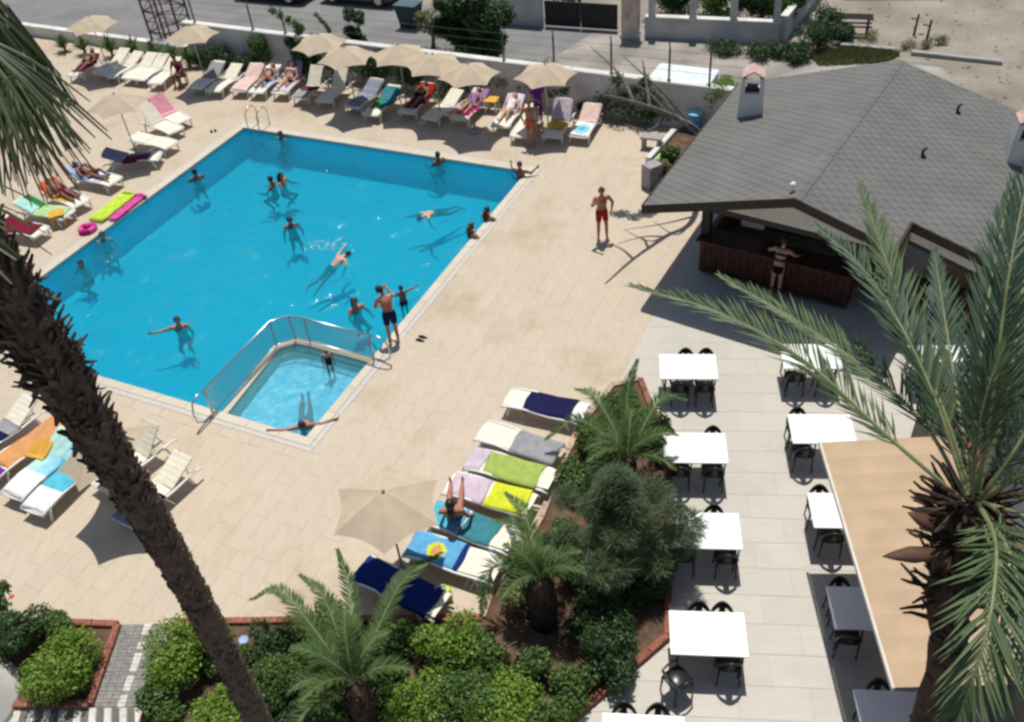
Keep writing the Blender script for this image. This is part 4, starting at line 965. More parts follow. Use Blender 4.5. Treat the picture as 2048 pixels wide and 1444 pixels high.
# ---- pool ladder in the far left corner
q = pf(.55, .05); e = empty('pool_ladder', q, DA, 'steel ladder rails at the far left corner of the pool', 'ladder')
for s_ in (-.25, .25):
    m1 = MB(); m1.tube([(s_, .55, .0), (s_, .55, .55), (s_, .42, .72), (s_, .15, .74), (s_, -.05, .55), (s_, -.08, -.9)], .02, 8); m1.build('handrail', 'steel', e, smooth=True)
for z_ in (-.3, -.55, -.8):
    m1 = MB(); m1.box(-.25, .25, -.12, -.04, z_-.015, z_+.015); m1.build('step', 'steel', e)
# ---- floats and small things
def tubefloat(name, p, d, ln, m, label, r=.06, cnt=5, m2=None):
    ang = math.atan2(d[1], d[0]); e = empty(name, (p[0], p[1], 0), ang, label, 'air mattress')
    for k in range(cnt):
        m1 = MB(); y = (k-(cnt-1)/2)*r*1.85; n_ = 12; pts = [(ln*i/n_, y, r+.02+.012*math.sin(i*1.9+k)) for i in range(n_+1)]; rr = [r*(.55 if i in (0, n_) else 1) for i in range(n_+1)]
        m1.tube(pts, rr, 10); m1.build('air_tube', m if not m2 or k > 0 else m2, e, smooth=True)
    m1 = MB(); n_ = 9; m1.tube([(ln-.12, -.22, r*2), (ln-.10, 0, r*2.3), (ln-.12, .22, r*2)], [.05, .09, .05], 9); m1.build('pillow', m, e, smooth=True)
p, q = at(192, 446), at(249, 401); d_ = (q-p)/np.linalg.norm(q-p); tubefloat('air_mattress', p, d_, 1.75, 'neon', 'neon yellow and green air mattress lying by the left pool edge')
n_ = np.array([d_[1], -d_[0], 0]); tubefloat('air_mattress', p+n_*.50+d_*.15, d_, 1.6, 'hotpink', 'pink air mattress beside the neon one at the pool edge', .05, 3)
def ringfloat(p, R_, r, m, label, rot=(0, 0), m2='white'):
    e = empty('swim_ring', p, 0, label, 'swim ring'); n_, k_ = 24, 10
    for part in range(6):
        m1 = MB(); pts = [(R_*math.cos(2*math.pi*(part*4+i)/n_), R_*math.sin(2*math.pi*(part*4+i)/n_), r) for i in range(5)]; m1.tube(pts, r, k_, cap=False); m1.build('ring_segment', m if part % 2 else m2, e, smooth=True)
ringfloat(at(177, 462), .20, .09, 'hotpink', 'pink swim ring lying at the left pool edge', m2='magenta')
p = at(122, 450); e = empty('yellow_stool', p, R(20), 'yellow plastic side table by the left loungers', 'side table')
m1 = MB(); m1.box(-.22, .22, -.22, .22, .40, .44); m1.build('top', 'gold', e, bevel=.015)
for x in (-.17, .17):
    for y in (-.17, .17): m1 = MB(); m1.box(x-.025, x+.025, y-.025, y+.025, 0, .398); m1.build('leg', 'gold', e)
p = at(985, 222); e = empty('yellow_side_table', p, R(-20), 'yellow side table right of the magenta towel', 'side table')
m1 = MB(); m1.box(-.24, .24, -.24, .24, .42, .46); m1.build('top', 'gold', e, bevel=.015)
for x in (-.19, .19):
    for y in (-.19, .19): m1 = MB(); m1.box(x-.025, x+.025, y-.025, y+.025, 0, .418); m1.build('leg', 'white', e)
def sandal(p, rz, label):
    e = empty('flip_flops', p, rz, label, 'flip-flops')
    for s_ in (-.07, .07):
        m1 = MB(); poly = [(s_+.045*math.cos(g)*(1+.15*math.sin(g)), .13*math.sin(g)) for g in np.linspace(0, 2*math.pi, 15)[:-1]]; m1.prism(poly, 0, .02); m1.build('sole', 'black_c', e)
        m1 = MB(); m1.tube([(s_-.04, -.02, .02), (s_, .06, .055), (s_+.04, -.02, .02)], .01, 6); m1.build('strap', 'black_c', e)
sandal(at(843, 678), R(60), 'black flip-flops left on the deck right of the man at the pool edge'); sandal(at(427, 263), R(20), 'dark flip-flops on the deck near the far left pool corner')
p = at(885, 1200); e = empty('beach_bag', p, R(15), 'lime and white beach bag beside the royal blue towel', 'bag')
m1 = MB(); m1.add([(x*w, y*d, z) for z, w, d in ((0, .17, .09), (.14, .2, .11), (.30, .18, .06)) for x, y in ((-1, -1), (1, -1), (1, 1), (-1, 1))], [(0, 1, 5, 4), (1, 2, 6, 5), (2, 3, 7, 6), (3, 0, 4, 7), (4, 5, 9, 8), (5, 6, 10, 9), (6, 7, 11, 10), (7, 4, 8, 11), (3, 2, 1, 0), (8, 9, 10, 11)]); m1.build('bag_body', 'neon', e, bevel=.02)
m1 = MB(); m1.tube([(-.1, 0, .29), (-.08, 0, .44), (.08, 0, .44), (.1, 0, .29)], .012, 6); m1.build('strap', 'white', e); m1 = MB(); m1.box(-.2, -.02, -.14, -.113, .02, .2); m1.build('pocket', 'white', e)
# ================================================================== PEOPLE
_ico = None
def ico_pts():
    global _ico
    if _ico is None:
        bm = bmesh.new(); bmesh.ops.create_icosphere(bm, subdivisions=2, radius=1); _ico = np.array([v.co[:] for v in bm.verts]); bm.free()
    return _ico
def fr(d, hint):
    d = np.array(d, float); d /= np.linalg.norm(d)+1e-9; x = np.array(hint, float)-d*(np.array(hint)@d); x /= np.linalg.norm(x)+1e-9; return x, np.cross(d, x), d
BASE = dict(pel=(0, 0, .93), che=(0, 0, 1.27), nek=(0, 0, 1.45), hd=(0, .015, 1.60), shl=(-.185, 0, 1.39), shr=(.185, 0, 1.39), ell=(-.24, -.02, 1.12), elr=(.24, -.02, 1.12), wrl=(-.25, .06, .87), wrr=(.25, .06, .87),
            hil=(-.085, 0, .90), hir=(.085, 0, .90), knl=(-.10, .015, .49), knr=(.10, .015, .49), anl=(-.105, -.01, .08), anr=(.105, -.01, .08), tol=(-.125, .15, .03), tor=(.125, .15, .03))
def person(label, J, loc, rz, skin='skin_t', hair='hair_d', wear='shorts', wm='red', scale=1.0, look=None, vox=.02, longhair=False, wm2=None, face=None, lab_grp=None, tf=None, hands=True):
    """one continuous body mesh from merged tapered forms; clothes and hair are children"""
    B = {k: np.array(v, float) for k, v in {**BASE, **J}.items()}
    bm = bmesh.new(); segs = []
    def hull(parts):
        pts = []
        for c, ax, rad in parts:
            p = ico_pts()*np.array(rad); pts.append(np.array(c)+p@np.array(ax))
        vs = [bm.verts.new(q) for q in np.vstack(pts)]
        r = bmesh.ops.convex_hull(bm, input=vs); 
        bmesh.ops.delete(bm, geom=[g for g in set(r['geom_interior']+r['geom_unused']) if isinstance(g, bmesh.types.BMVert)], context='VERTS')
    I3 = np.eye(3)
    def cap(a, ra, b, rb, nm): hull([(a, I3, (ra,)*3), (b, I3, (rb,)*3)]); segs.append((nm, a, b))
    side = B['shr']-B['shl']; sx, sy, szv = fr(B['che']-B['pel'], side); A_ = np.array([sx, sy, szv])
    wst = B['pel']*.52+B['che']*.48
    hull([(B['pel'], A_, (.165, .115, .10)), (wst, A_, (.14, .098, .09))]); hull([(wst, A_, (.14, .098, .09)), (B['che'], A_, (.165, .115, .12))])
    hull([(B['che'], A_, (.165, .112, .11)), (B['shl']*.8+B['shr']*.2-szv*.03, A_, (.07, .075, .07)), (B['shr']*.8+B['shl']*.2-szv*.03, A_, (.07, .075, .07)), (B['nek']-szv*.05, A_, (.06, .06, .05))])
    segs += [('pelvis', B['pel']-szv*.1, B['pel']+szv*.07), ('belly', B['pel']+szv*.08, wst+szv*.03), ('chest', wst+szv*.05, B['nek'])]
    hd = B['hd']-B['nek']; look = np.array(look if look is not None else sy); hx, hy, hz = fr(hd, np.cross(look, hd)); Hh = np.array([hx, hy, hz])
    if hy@look < 0: Hh = np.array([-hx, -hy, hz]); hx, hy = -hx, -hy
    cap(B['nek']-szv*.03, .058, B['hd']-hz*.05, .052, 'neck')
    hc = B['hd']
    hull([(hc+hz*.035, Hh, (.078, .097, .085)), (hc-hz*.06+hy*.03, Hh, (.052, .062, .05))]); segs.append(('head', hc-hz*.08, hc+hz*.08))
    hull([(hc+hy*.098-hz*.015, Hh, (.014, .022, .022)), (hc+hy*.09+hz*.025, Hh, (.010, .012, .015))])
    for s in (-1, 1): hull([(hc+hx*s*.079-hz*.005, Hh, (.014, .022, .033))])
    for s, n in ((-1, 'l'), (1, 'r')):
        sh, el, wr = B['sh'+n], B['el'+n], B['wr'+n]
        cap(sh, .062, el, .044, 'uarm'); cap(el, .044, wr, .030, 'farm')
        f = (wr-el)/(np.linalg.norm(wr-el)+1e-9); tx, ty, _ = fr(f, sy if abs(f@sy) < .9 else szv)
        pal = wr+f*.055; hull([(wr+f*.01, np.array([tx, ty, f]), (.022, .026, .02)), (pal+f*.03, np.array([tx, ty, f]), (.016, .042, .02))])
        if hands:
            for q, ln in zip((-.033, -.011, .011, .033), (.062, .075, .07, .055)):
                p0 = pal+f*.035+ty*q; p1 = p0+f*ln*.55+ty*q*.25; p2 = p1+f*ln*.45+tx*.018; hull([(p0, I3, (.010,)*3), (p1, I3, (.009,)*3)]); hull([(p1, I3, (.009,)*3), (p2, I3, (.008,)*3)])
            p0 = wr+f*.03+ty*.03; p1 = p0+f*.04+ty*.035; hull([(p0, I3, (.013,)*3), (p1, I3, (.010,)*3)]); hull([(p1, I3, (.010,)*3), (p1+f*.03+ty*.008, I3, (.009,)*3)])
        segs.append(('hand', wr, pal+f*.12))
        hi, kn, an, to = B['hi'+n], B['kn'+n], B['an'+n], B['to'+n]
        cap(hi, .088, kn, .056, 'thigh'); m_ = kn*.68+an*.32; cap(kn, .054, m_-sy*.0, .054, 'shin'); cap(m_, .054, an, .036, 'shin'); cap(an+ (an-to)*.15, .036, to, .028, 'foot'); 
    me0 = bpy.data.meshes.new('tmp'); bm.to_mesh(me0); bm.free()
    to_ = bpy.data.objects.new('tmp', me0); COL.objects.link(to_)
    rm = to_.modifiers.new('r', 'REMESH'); rm.mode = 'VOXEL'; rm.voxel_size = vox
    sm_ = to_.modifiers.new('s', 'SMOOTH'); sm_.factor = .5; sm_.iterations = 3
    dg = bpy.context.evaluated_depsgraph_get(); me = bpy.data.meshes.new_from_object(to_.evaluated_get(dg)); bpy.data.objects.remove(to_); bpy.data.meshes.remove(me0)
    me.name = 'body'; me.polygons.foreach_set('use_smooth', [True]*len(me.polygons)); me.materials.clear(); me.materials.append(M[skin])
    co = np.empty(len(me.vertices)*3); me.vertices.foreach_get('co', co); co = co.reshape(-1, 3); no = np.empty(len(me.vertices)*3); me.vertices.foreach_get('normal', no); no = no.reshape(-1, 3)
    best = np.full(len(co), 1e9); idx = np.zeros(len(co), int); par = np.zeros(len(co))
    for i, (nm, a, b) in enumerate(segs):
        d = b-a; t = np.clip(((co-a)@d)/(d@d+1e-9), 0, 1); ds = np.linalg.norm(co-(a+t[:, None]*d), axis=1)
        if nm in ('pelvis', 'belly', 'chest'): ds = ds*.55
        m_ = ds < best; best[m_] = ds[m_]; idx[m_] = i; par[m_] = t[m_]
    names = np.array([s[0] for s in segs])[idx]
    e = empty('person', loc, rz, label, 'person')
    e.scale = (scale,)*3
    if tf is not None: e.matrix_world = tf
    obj('body', me, e)
    faces = [tuple(p.vertices) for p in me.polygons]
    def shell(sel, off, name, m):
        keep = [f for f in faces if all(sel[i] for i in f)]
        if not keep: return
        used = sorted({i for f in keep for i in f}); mp = {v: k for k, v in enumerate(used)}
        m1 = MB(); m1.v = [tuple(co[i]+no[i]*off) for i in used]; m1.f = [tuple(mp[i] for i in f) for f in keep]; m1.m = [0]*len(keep); m1.build(name, m, e, smooth=True)
    if wear == 'shorts': shell((names == 'pelvis') | ((names == 'belly') & (par < .15)) | ((names == 'thigh') & (par < .62)), .014, 'swim_shorts', wm)
    elif wear == 'trunks': shell((names == 'pelvis') | ((names == 'thigh') & (par < .15)), .010, 'swim_trunks', wm)
    elif wear == 'bikini':
        shell((names == 'pelvis') & (par < .75), .009, 'bikini_bottom', wm); shell((names == 'chest') & (par > .25) & (par < .5), .010, 'bikini_top', wm)
    elif wear == 'suit': shell((names == 'pelvis') | (names == 'belly') | ((names == 'chest') & (par < .6)), .010, 'swimsuit', wm)
    elif wear == 'shirt':
        shell((names == 'belly') | (names == 'chest') | ((names == 'uarm') & (par < .6)), .018, 'shirt', wm); shell((names == 'pelvis') | (names == 'thigh') | (names == 'shin'), .014, 'trousers', wm2 or 'black_c')
    if hair:
        hl = co-hc; lz, ly, lx = hl@hz, hl@hy, hl@hx
        sel = (names == 'head') & ((lz > .075-.0*ly) | (ly < .02)) & ~((ly > .055) & (lz < .075))
        shell(sel, .014 if not longhair else .020, 'hair', hair)
        if longhair:
            m1 = MB(); m1.tube([hc-hy*.05+hz*.03, hc-hy*.10-hz*.08, B['nek']-hy*.10-hz*.06, B['nek']-hy*.11-hz*.2], [.07, .075, .07, .03], 10); m1.build('long_hair', hair, e, smooth=True)
    if face:
        for s in (-1, 1):
            m1 = MB(); m1.lathe([(.001, -.009), (.008, -.004), (.009, .002), (.001, .009)], 8, c=tuple(hc+hx*s*.03+hy*.088+hz*.02)); m1.build('eye', 'black_c', e)
        m1 = MB(); m1.tube([hc+hx*-.02+hy*.088-hz*.055, hc+hy*.095-hz*.058, hc+hx*.02+hy*.088-hz*.055], .005, 5); m1.build('mouth', 'coral', e)
    return e
FACECAM = lambda p: math.atan2(-p[0], p[1])+math.pi        # rotation so +y points at the camera
# man in red shorts walking towards the camera, hand at his face
p = at(1204, 478); person('man in red swim shorts standing on the deck with one hand raised', dict(elr=(-.33, .02, 1.17), wrr=(-.22, .14, 1.0), ell=(.30, .14, 1.22), wrl=(.12, .26, 1.45), shr=(-.185, 0, 1.39), shl=(.185, 0, 1.39), hil=(.085, 0, .9), hir=(-.085, 0, .9), knl=(.11, .06, .49), knr=(-.11, .0, .49), anl=(.13, .04, .08), anr=(-.12, -.03, .08), tol=(.15, .2, .03), tor=(-.13, .13, .03)) if 0 else
    dict(ell=(-.33, -.02, 1.17), wrl=(-.25, .13, 1.0), elr=(.31, .12, 1.24), wrr=(.14, .24, 1.46), knl=(-.12, .05, .49), anl=(-.14, .02, .08), tol=(-.16, .18, .03)), p, R(188), 'skin_r', 'hair_d', 'shorts', 'red', scale=.97, vox=.014, face=True)
# man at the pool edge seen from behind, child held on his shoulder
p = at(800, 688); q = pf(PW+.22, ab(p)[1])
person('man in dark shorts standing at the pool edge with his back turned', dict(che=(0, .10, 1.25), nek=(0, .18, 1.42), hd=(-.07, .24, 1.55), shl=(-.19, .14, 1.36), shr=(.19, .14, 1.36), ell=(-.27, .22, 1.10), wrl=(-.17, .38, .98), elr=(.24, .36, 1.25), wrr=(.16, .5, 1.35)), q, R(18), 'skin_r', 'hair_d', 'shorts', 'navy', scale=.98, vox=.014)
# the child stands in the water just beyond him, arm stretched out
cp_ = at(802, 578, .35); person('child in front of the man at the pool edge with an arm stretched out', dict(elr=(.42, .05, 1.38), wrr=(.66, .08, 1.40), ell=(-.26, .1, 1.2), wrl=(-.2, .25, 1.1)), (cp_[0], cp_[1], -.68), R(20), 'skin_d', 'hair_d', 'trunks', 'navy', scale=.66)
# man in orange shorts by the back row
p = at(1063, 292); person('man in orange shorts standing beside the back row of loungers', dict(ell=(-.3, .05, 1.15), wrl=(-.2, .2, 1.0), elr=(.3, .05, 1.15), wrr=(.2, .2, 1.02)), p, R(175), 'skin_r', 'hair_b', 'shorts', 'coral', scale=.96, face=True, vox=.016)
# at the bar
p = at(1549, 590); person('woman in a dark bikini leaning on the bar counter with arms spread', dict(che=(0, .14, 1.24), nek=(0, .22, 1.40), hd=(0, .28, 1.53), shl=(-.17, .17, 1.35), shr=(.17, .17, 1.35), ell=(-.34, .22, 1.22), wrl=(-.42, .38, 1.16), elr=(.34, .22, 1.22), wrr=(.42, .38, 1.16)), p, math.atan2(cn[1], cn[0])-R(90), 'skin_l', 'hair_b', 'bikini', 'black_c', scale=.95, longhair=False, vox=.016)
p = ca+cdv*3.35+cn*1.25; person('barman in a white shirt behind the counter', dict(elr=(.3, .1, 1.14), wrr=(.2, .3, 1.1)), (p[0], p[1], 0), math.atan2(cn[1], cn[0])+R(90), 'skin_t', 'hair_d', 'shirt', 'white', scale=1.0, wm2='black_c', vox=.02)
p = rs(SX, SDp)*[1, 1, 0]+pv*.9+ux*.15; person('person in a white top at the right hand counter behind the fronds', {}, p, math.atan2(ux[1], ux[0])-R(90), 'skin_t', 'hair_d', 'shirt', 'white', scale=.95, wm2='slate')
# ---- swimmers: z of loc puts the water line at the neck / chest
TREAD = dict(pel=(0, -.02, .93), knl=(-.13, .36, .84), knr=(.13, .33, .80), anl=(-.13, .10, .55), anr=(.14, .05, .52), tol=(-.14, .16, .46), tor=(.15, .10, .44), ell=(-.29, .14, 1.18), wrl=(-.26, .36, 1.20), elr=(.29, .12, 1.18), wrr=(.32, .34, 1.16))
ARMS = dict(TREAD, elr=(.42, .02, 1.36), wrr=(.70, .05, 1.38), ell=(-.3, .1, 1.15), wrl=(-.28, .3, 1.1))
def swimmer(u, v, rz, label, J=TREAD, skin='skin_t', depth=1.36, sc=.98, wm='navy', hair='hair_d', wear='trunks', lh=False):
    p = at(u, v, .06); person(label, J, (p[0], p[1], WZ-(depth+.07)*sc), R(rz), skin, hair, wear, wm, scale=sc, vox=.022, longhair=lh, hands=True)
swimmer(561, 268, 150, 'swimmer by the far edge of the pool near the ladder', ARMS, 'skin_d')
swimmer(391, 350, 30, 'swimmer holding near the left wall of the pool', skin='skin_d', depth=1.25)
swimmer(543, 364, 80, 'left one of the two swimmers close together', skin='skin_d', depth=1.26)
swimmer(563, 358, 250, 'right one of the two swimmers close together', skin='skin_t', depth=1.24, lh=True)
swimmer(580, 443, 200, 'swimmer alone in the middle left of the pool', skin='skin_d', depth=1.3)
swimmer(877, 318, 40, 'swimmer facing the far edge near the umbrella shadow', skin='skin_d', depth=1.22)
swimmer(975, 435, 320, 'upper of the two swimmers at the right edge', skin='skin_t', depth=1.12, lh=True)
swimmer(944, 468, 300, 'lower of the two swimmers at the right edge', skin='skin_t', depth=1.1, hair='hair_b', lh=True)
swimmer(710, 610, 215, 'swimmer with dark hair left of the man at the pool edge', skin='skin_t', depth=1.25, lh=True)
swimmer(356, 645, 190, 'swimmer in the lower left of the pool with an arm out', ARMS, 'skin_t', depth=1.28)
swimmer(204, 470, 200, 'swimmer at the left edge below the pink ring', skin='skin_t', depth=1.36)
swimmer(160, 523, 160, 'swimmer mostly under water near the left edge', skin='skin_t', depth=1.42)
# corner man resting elbows on the deck, facing the pool
q = pf(PW-.10, .35); person('person resting on the far right corner of the pool', dict(TREAD, ell=(-.34, -.1, 1.3), wrl=(-.45, -.25, 1.42), elr=(.34, -.1, 1.3), wrr=(.45, -.25, 1.42)), (q[0], q[1], -1.15), R(150), 'skin_d', 'hair_d', 'trunks', 'black_c', scale=.97, vox=.022)
def swim_flat(u, v, direc, label, skin, pitch=-78, sc=.95, arms=None, z=-.09):
    """horizontal swimmer: head at pixel, heading in world direction direc (deg)"""
    p = at(u, v, 0); J = dict(ell=(-.34, .1, 1.55), wrl=(-.42, .14, 1.78), elr=(.34, .06, 1.25), wrr=(.42, .1, 1.0), anl=(-.16, -.06, .08), knl=(-.14, .06, .49), anr=(.16, .02, .08), tol=(-.17, .0, -.05), tor=(.17, .06, -.05), hd=(0, .07, 1.59)); J.update(arms or {})
    mw = Matrix.Translation((p[0], p[1], z)) @ Matrix.Rotation(R(direc)-math.pi/2, 4, 'Z') @ Matrix.Rotation(R(pitch), 4, 'X') @ Matrix.Scale(sc, 4) @ Matrix.Translation((0, 0, -1.58))
    person(label, J, (0, 0, 0), 0, skin, 'hair_d', 'trunks', 'teal', look=(0, .8, .6), vox=.022, tf=mw)
swim_flat(840, 428, 214, 'swimmer doing breaststroke in the right half of the pool', 'skin_l', arms=dict(ell=(-.4, .1, 1.5), wrl=(-.75, .1, 1.55), elr=(.3, .1, 1.6), wrr=(.35, .1, 1.85)))
swim_flat(692, 508, 40, 'swimmer splashing in the middle of the pool with a pale back', 'skin_l', pitch=-66, z=.03)
# paddling pool
p = at(660, 735, -.1); person('child wading in the paddling pool', dict(che=(0, .06, 1.25), nek=(0, .12, 1.42), hd=(0, .16, 1.56)), (p[0], p[1], KZ), R(200), 'skin_t', 'hair_d', 'suit', 'navy', scale=.55)
# person lying back in the corner, arms along both edges
q = pf(PW-.30, PL-.30); dirn = math.degrees(math.atan2(*(at(612, 805)-at(612, 860))[1::-1]))
J = dict(pel=(0, .45, .10), che=(0, .17, .26), nek=(0, .0, .38), hd=(0, -.06, .50), shl=(-.18, .03, .36), shr=(.18, .03, .36), ell=(-.43, -.04, .40), wrl=(-.68, .02, .42), elr=(.43, -.04, .40), wrr=(.68, .02, .42), hil=(-.085, .50, .10), hir=(.085, .50, .10), knl=(-.11, .90, .16), knr=(.11, .90, .14), anl=(-.07, 1.30, .09), anr=(.07, 1.30, .09), tol=(-.08, 1.36, .22), tor=(.08, 1.36, .22))
person('man lying back in the corner of the paddling pool with arms on its edges', J, (q[0], q[1], KZ+.03), R(dirn-90), 'skin_t', 'hair_d', 'trunks', 'slate', vox=.018, look=(0, 1, .3))
# ---- sunbathers on loungers
def sunbather(l, label, skin='skin_t', wear='trunks', wm='navy', hair='hair_d', s_feet=.12, y0=0.0, knees=0.0, lh=False, sc=1.0):
    def pt(s, y, h): x, z = prof(s, l.ang); nx, nz = (-math.sin(l.ang), math.cos(l.ang)) if s > HG else (0, 1); return np.array([-(y+y0), x+nx*h, z+nz*h])
    sp = HG-.08
    J = dict(pel=pt(sp, 0, .13), che=pt(sp+.36, 0, .14), nek=pt(sp+.54, 0, .13), hd=pt(sp+.68, 0, .12), shl=pt(sp+.48, -.185, .12), shr=pt(sp+.48, .185, .12), ell=pt(sp+.22, -.27, .08), elr=pt(sp+.22, .27, .08), wrl=pt(sp-.02, -.22, .12), wrr=pt(sp-.02, .22, .12),
        hil=pt(sp-.03, -.085, .12), hir=pt(sp-.03, .085, .12), knl=pt(sp-.42+knees*.12, -.11, .09+knees*.3), knr=pt(sp-.42, .11, .10), anl=pt(sp-.80+knees*.28, -.10, .07), anr=pt(sp-.82, .10, .07), tol=pt(sp-.86+knees*.28, -.12, .17), tor=pt(sp-.88, .12, .17))
    J = {k: v*np.array([1, 1, 1]) for k, v in J.items()}
    for k in list(J): J[k] = np.array([J[k][0], J[k][1], J[k][2]])
    person(label, J, (l.o[0], l.o[1], 0), l.rz-math.pi/2, skin, hair, wear, wm, vox=.02, look=(0, -.25, .95), longhair=False)
sunbather(L['f10'], 'sunbather lying on the blue towel in the back row', 'skin_t', 'bikini', 'navy', y0=.0, knees=.6)
sunbather(L['f11'], 'person reclining on the lilac towel with a dark hat', 'skin_l', 'bikini', 'purple', knees=.8)
sunbather(L['f16'], 'deeply tanned person reclining on the red towel under the umbrellas', 'skin_d', 'trunks', 'black_c')
sunbather(L['f19'], 'sunbather sitting against the white lavender towel', 'skin_l', 'suit', 'white', knees=.5)
sunbather(L['f18'], 'person lying under the rightmost cluster umbrella on mauve cloth', 'skin_t', 'suit', 'mauve')
sunbather(L['f1'], 'sunbather on the dark red towel at the far left', 'skin_d', 'bikini', 'black_c')
sunbather(L['l5'], 'dark-tanned sunbather on the pale blue towel', 'skin_d', 'bikini', 'brown', knees=.5)
sunbather(L['l6'], 'dark-tanned sunbather on the orange towel', 'skin_d', 'trunks', 'maroon')
# sitting sideways on the turquoise towel lounger, legs stretched over to the next one
l = L['n5']; c = lw(l, .55, .05); d_ = lw(L['n4'], .22, 0)-c; rz = math.atan2(d_[1], d_[0])-math.pi/2
J = dict(pel=(0, 0, .12), che=(0, -.20, .40), nek=(0, -.27, .56), hd=(0, -.28, .71), shl=(-.18, -.25, .50), shr=(.18, -.25, .50), ell=(-.26, -.12, .30), wrl=(-.20, .10, .18), elr=(.30, -.20, .27), wrr=(.34, -.02, .08), hil=(-.09, .03, .10), hir=(.09, .03, .10), knl=(-.12, .42, .17), knr=(.12, .42, .17), anl=(-.12, .82, .10), anr=(.12, .82, .10), tol=(-.13, .87, .21), tor=(.13, .87, .21))
person('woman sitting across the turquoise towel with her legs over the next lounger', J, (c[0], c[1], c[2]), rz, 'skin_r', 'hair_d', 'bikini', 'black_c', vox=.016, longhair=True, look=(0, 1, 0))
# dark figure sitting between the back row loungers
p = at(368, 168); SIT = dict(pel=(0, 0, .48), che=(0, .06, .82), nek=(0, .10, 1.0), hd=(0, .14, 1.14), shl=(-.18, .07, .94), shr=(.18, .07, .94), ell=(-.25, .16, .70), wrl=(-.16, .36, .62), elr=(.25, .16, .70), wrr=(.16, .36, .62), hil=(-.09, .02, .46), hir=(.09, .02, .46), knl=(-.14, .42, .47), knr=(.14, .42, .47), anl=(-.14, .40, .08), anr=(.14, .40, .08), tol=(-.15, .55, .03), tor=(.15, .55, .03))
person('dark figure sitting on a stool between the back row loungers', SIT, p, R(165), 'skin_d', 'hair_d', 'suit', 'maroon')
e = empty('low_stool', p, 0, 'low stool under the dark seated figure in the back row', 'stool'); m1 = MB(); m1.box(-.2, .2, -.18, .18, .34, .375); m1.build('seat', 'brown', e)
for x in (-.15, .15):
    for y in (-.13, .13): m1 = MB(); m1.box(x-.02, x+.02, y-.02, y+.02, 0, .338); m1.build('leg', 'brown', e)
p = at(1078, 248); person('person in dark purple standing behind the man in orange shorts', dict(elr=(.28, .12, 1.15), wrr=(.1, .28, 1.05)), p, R(200), 'skin_t', 'hair_d', 'shirt', 'purple', scale=.93, wm2='purple')
# splash near the swimmer
m1 = MB(); c = at(655, 492, WZ)
for i in range(70):
    q = c+np.array([RNG.normal(0, .32), RNG.normal(0, .2), .01+abs(RNG.normal(0, .05))]); r_ = RNG.uniform(.008, .03); m1.add([q+np.array(v)*r_ for v in ((1, 0, 0), (0, 1, 0), (-1, 0, 0), (0, -1, 0), (0, 0, .7), (0, 0, -.7))], [(0, 1, 4), (1, 2, 4), (2, 3, 4), (3, 0, 4), (1, 0, 5), (2, 1, 5), (3, 2, 5), (0, 3, 5)])
m1.build('splash', 'white', kind='stuff', label='white splash drops behind the swimmer', cat='splash')
# ================================================================== VEGETATION
UPZ = np.array([0, 0, 1.0])
def unit(v): v = np.asarray(v, float); return v/(np.linalg.norm(v)+1e-12)
def catmull(P, n):
    P = [np.array(p, float) for p in P]; P = [2*P[0]-P[1]]+P+[2*P[-1]-P[-2]]; out = []
    for i in range(1, len(P)-2):
        for k in range(n):
            t = k/n; a, b, c, d = P[i-1:i+3]; out.append(.5*((2*b)+(-a+c)*t+(2*a-5*b+4*c-d)*t*t+(-a+3*b-3*c+d)*t**3))
    out.append(P[-2]); return out
def frond_mesh(ctrl, ll, mats, start=.16, step=.026, fwd=38, vee=25, rr=.016, width=.013, droop=.03, nrm=None, seed=0):
    """pinnate leaf: rachis + two rows of folded leaflets"""
    rg = np.random.default_rng(seed); pts = catmull(ctrl, 10); pts = np.array(pts); seg = np.linalg.norm(np.diff(pts, axis=0), axis=1); cum = np.concatenate([[0], np.cumsum(seg)]); tot = cum[-1]
    mb = MB(); rs_ = [rr*(1-.82*c/tot) for c in cum]; mb.tube(pts, rs_, 6, 1)
    V = mb.v; F = mb.f; Mi = mb.m; n = int(tot*(1-start)/step)
    for k in range(n):
        s = tot*(start+(1-start)*(k+.5)/n); i = min(len(seg)-1, np.searchsorted(cum, s)-1); t = (s-cum[i])/(seg[i]+1e-9); p = pts[i]*(1-t)+pts[i+1]*t; T_ = unit(pts[i+1]-pts[i])
        up = unit((nrm if nrm is not None else UPZ)-T_*(T_@(nrm if nrm is not None else UPZ))); sd_ = np.cross(T_, up); q = (s/tot-start)/(1-start)
        ln = ll*(.35+.65*math.sin(math.pi*min(1, .12+.9*q)**.8))*(1-.35*max(0, q-.7)/.3)
        for sg in (-1, 1):
            f = R(fwd+rg.uniform(-9, 9)-14*q); ve = R(vee+rg.uniform(-18, 14)); d = T_*math.cos(f)+(sd_*sg*math.cos(ve)+up*math.sin(ve))*math.sin(f); d = unit(d); L_ = ln*rg.uniform(.85, 1.1)
            wv = unit(np.cross(d, up))*width; fold = up*width*.45; m_ = p+d*L_*.5-UPZ*droop*L_*.3; e_ = p+d*L_-UPZ*droop*L_*1.6
            o = len(V); V += [tuple(p-wv*.4), tuple(p+wv*.4), tuple(m_-wv), tuple(m_+wv), tuple(m_-fold), tuple(p-fold*.4), tuple(e_)]
            F += [(o, o+5, o+4, o+2), (o+5, o+1, o+3, o+4), (o+2, o+4, o+6), (o+4, o+3, o+6)]; Mi += [0]*4
    return mb.mesh('frond', mats)
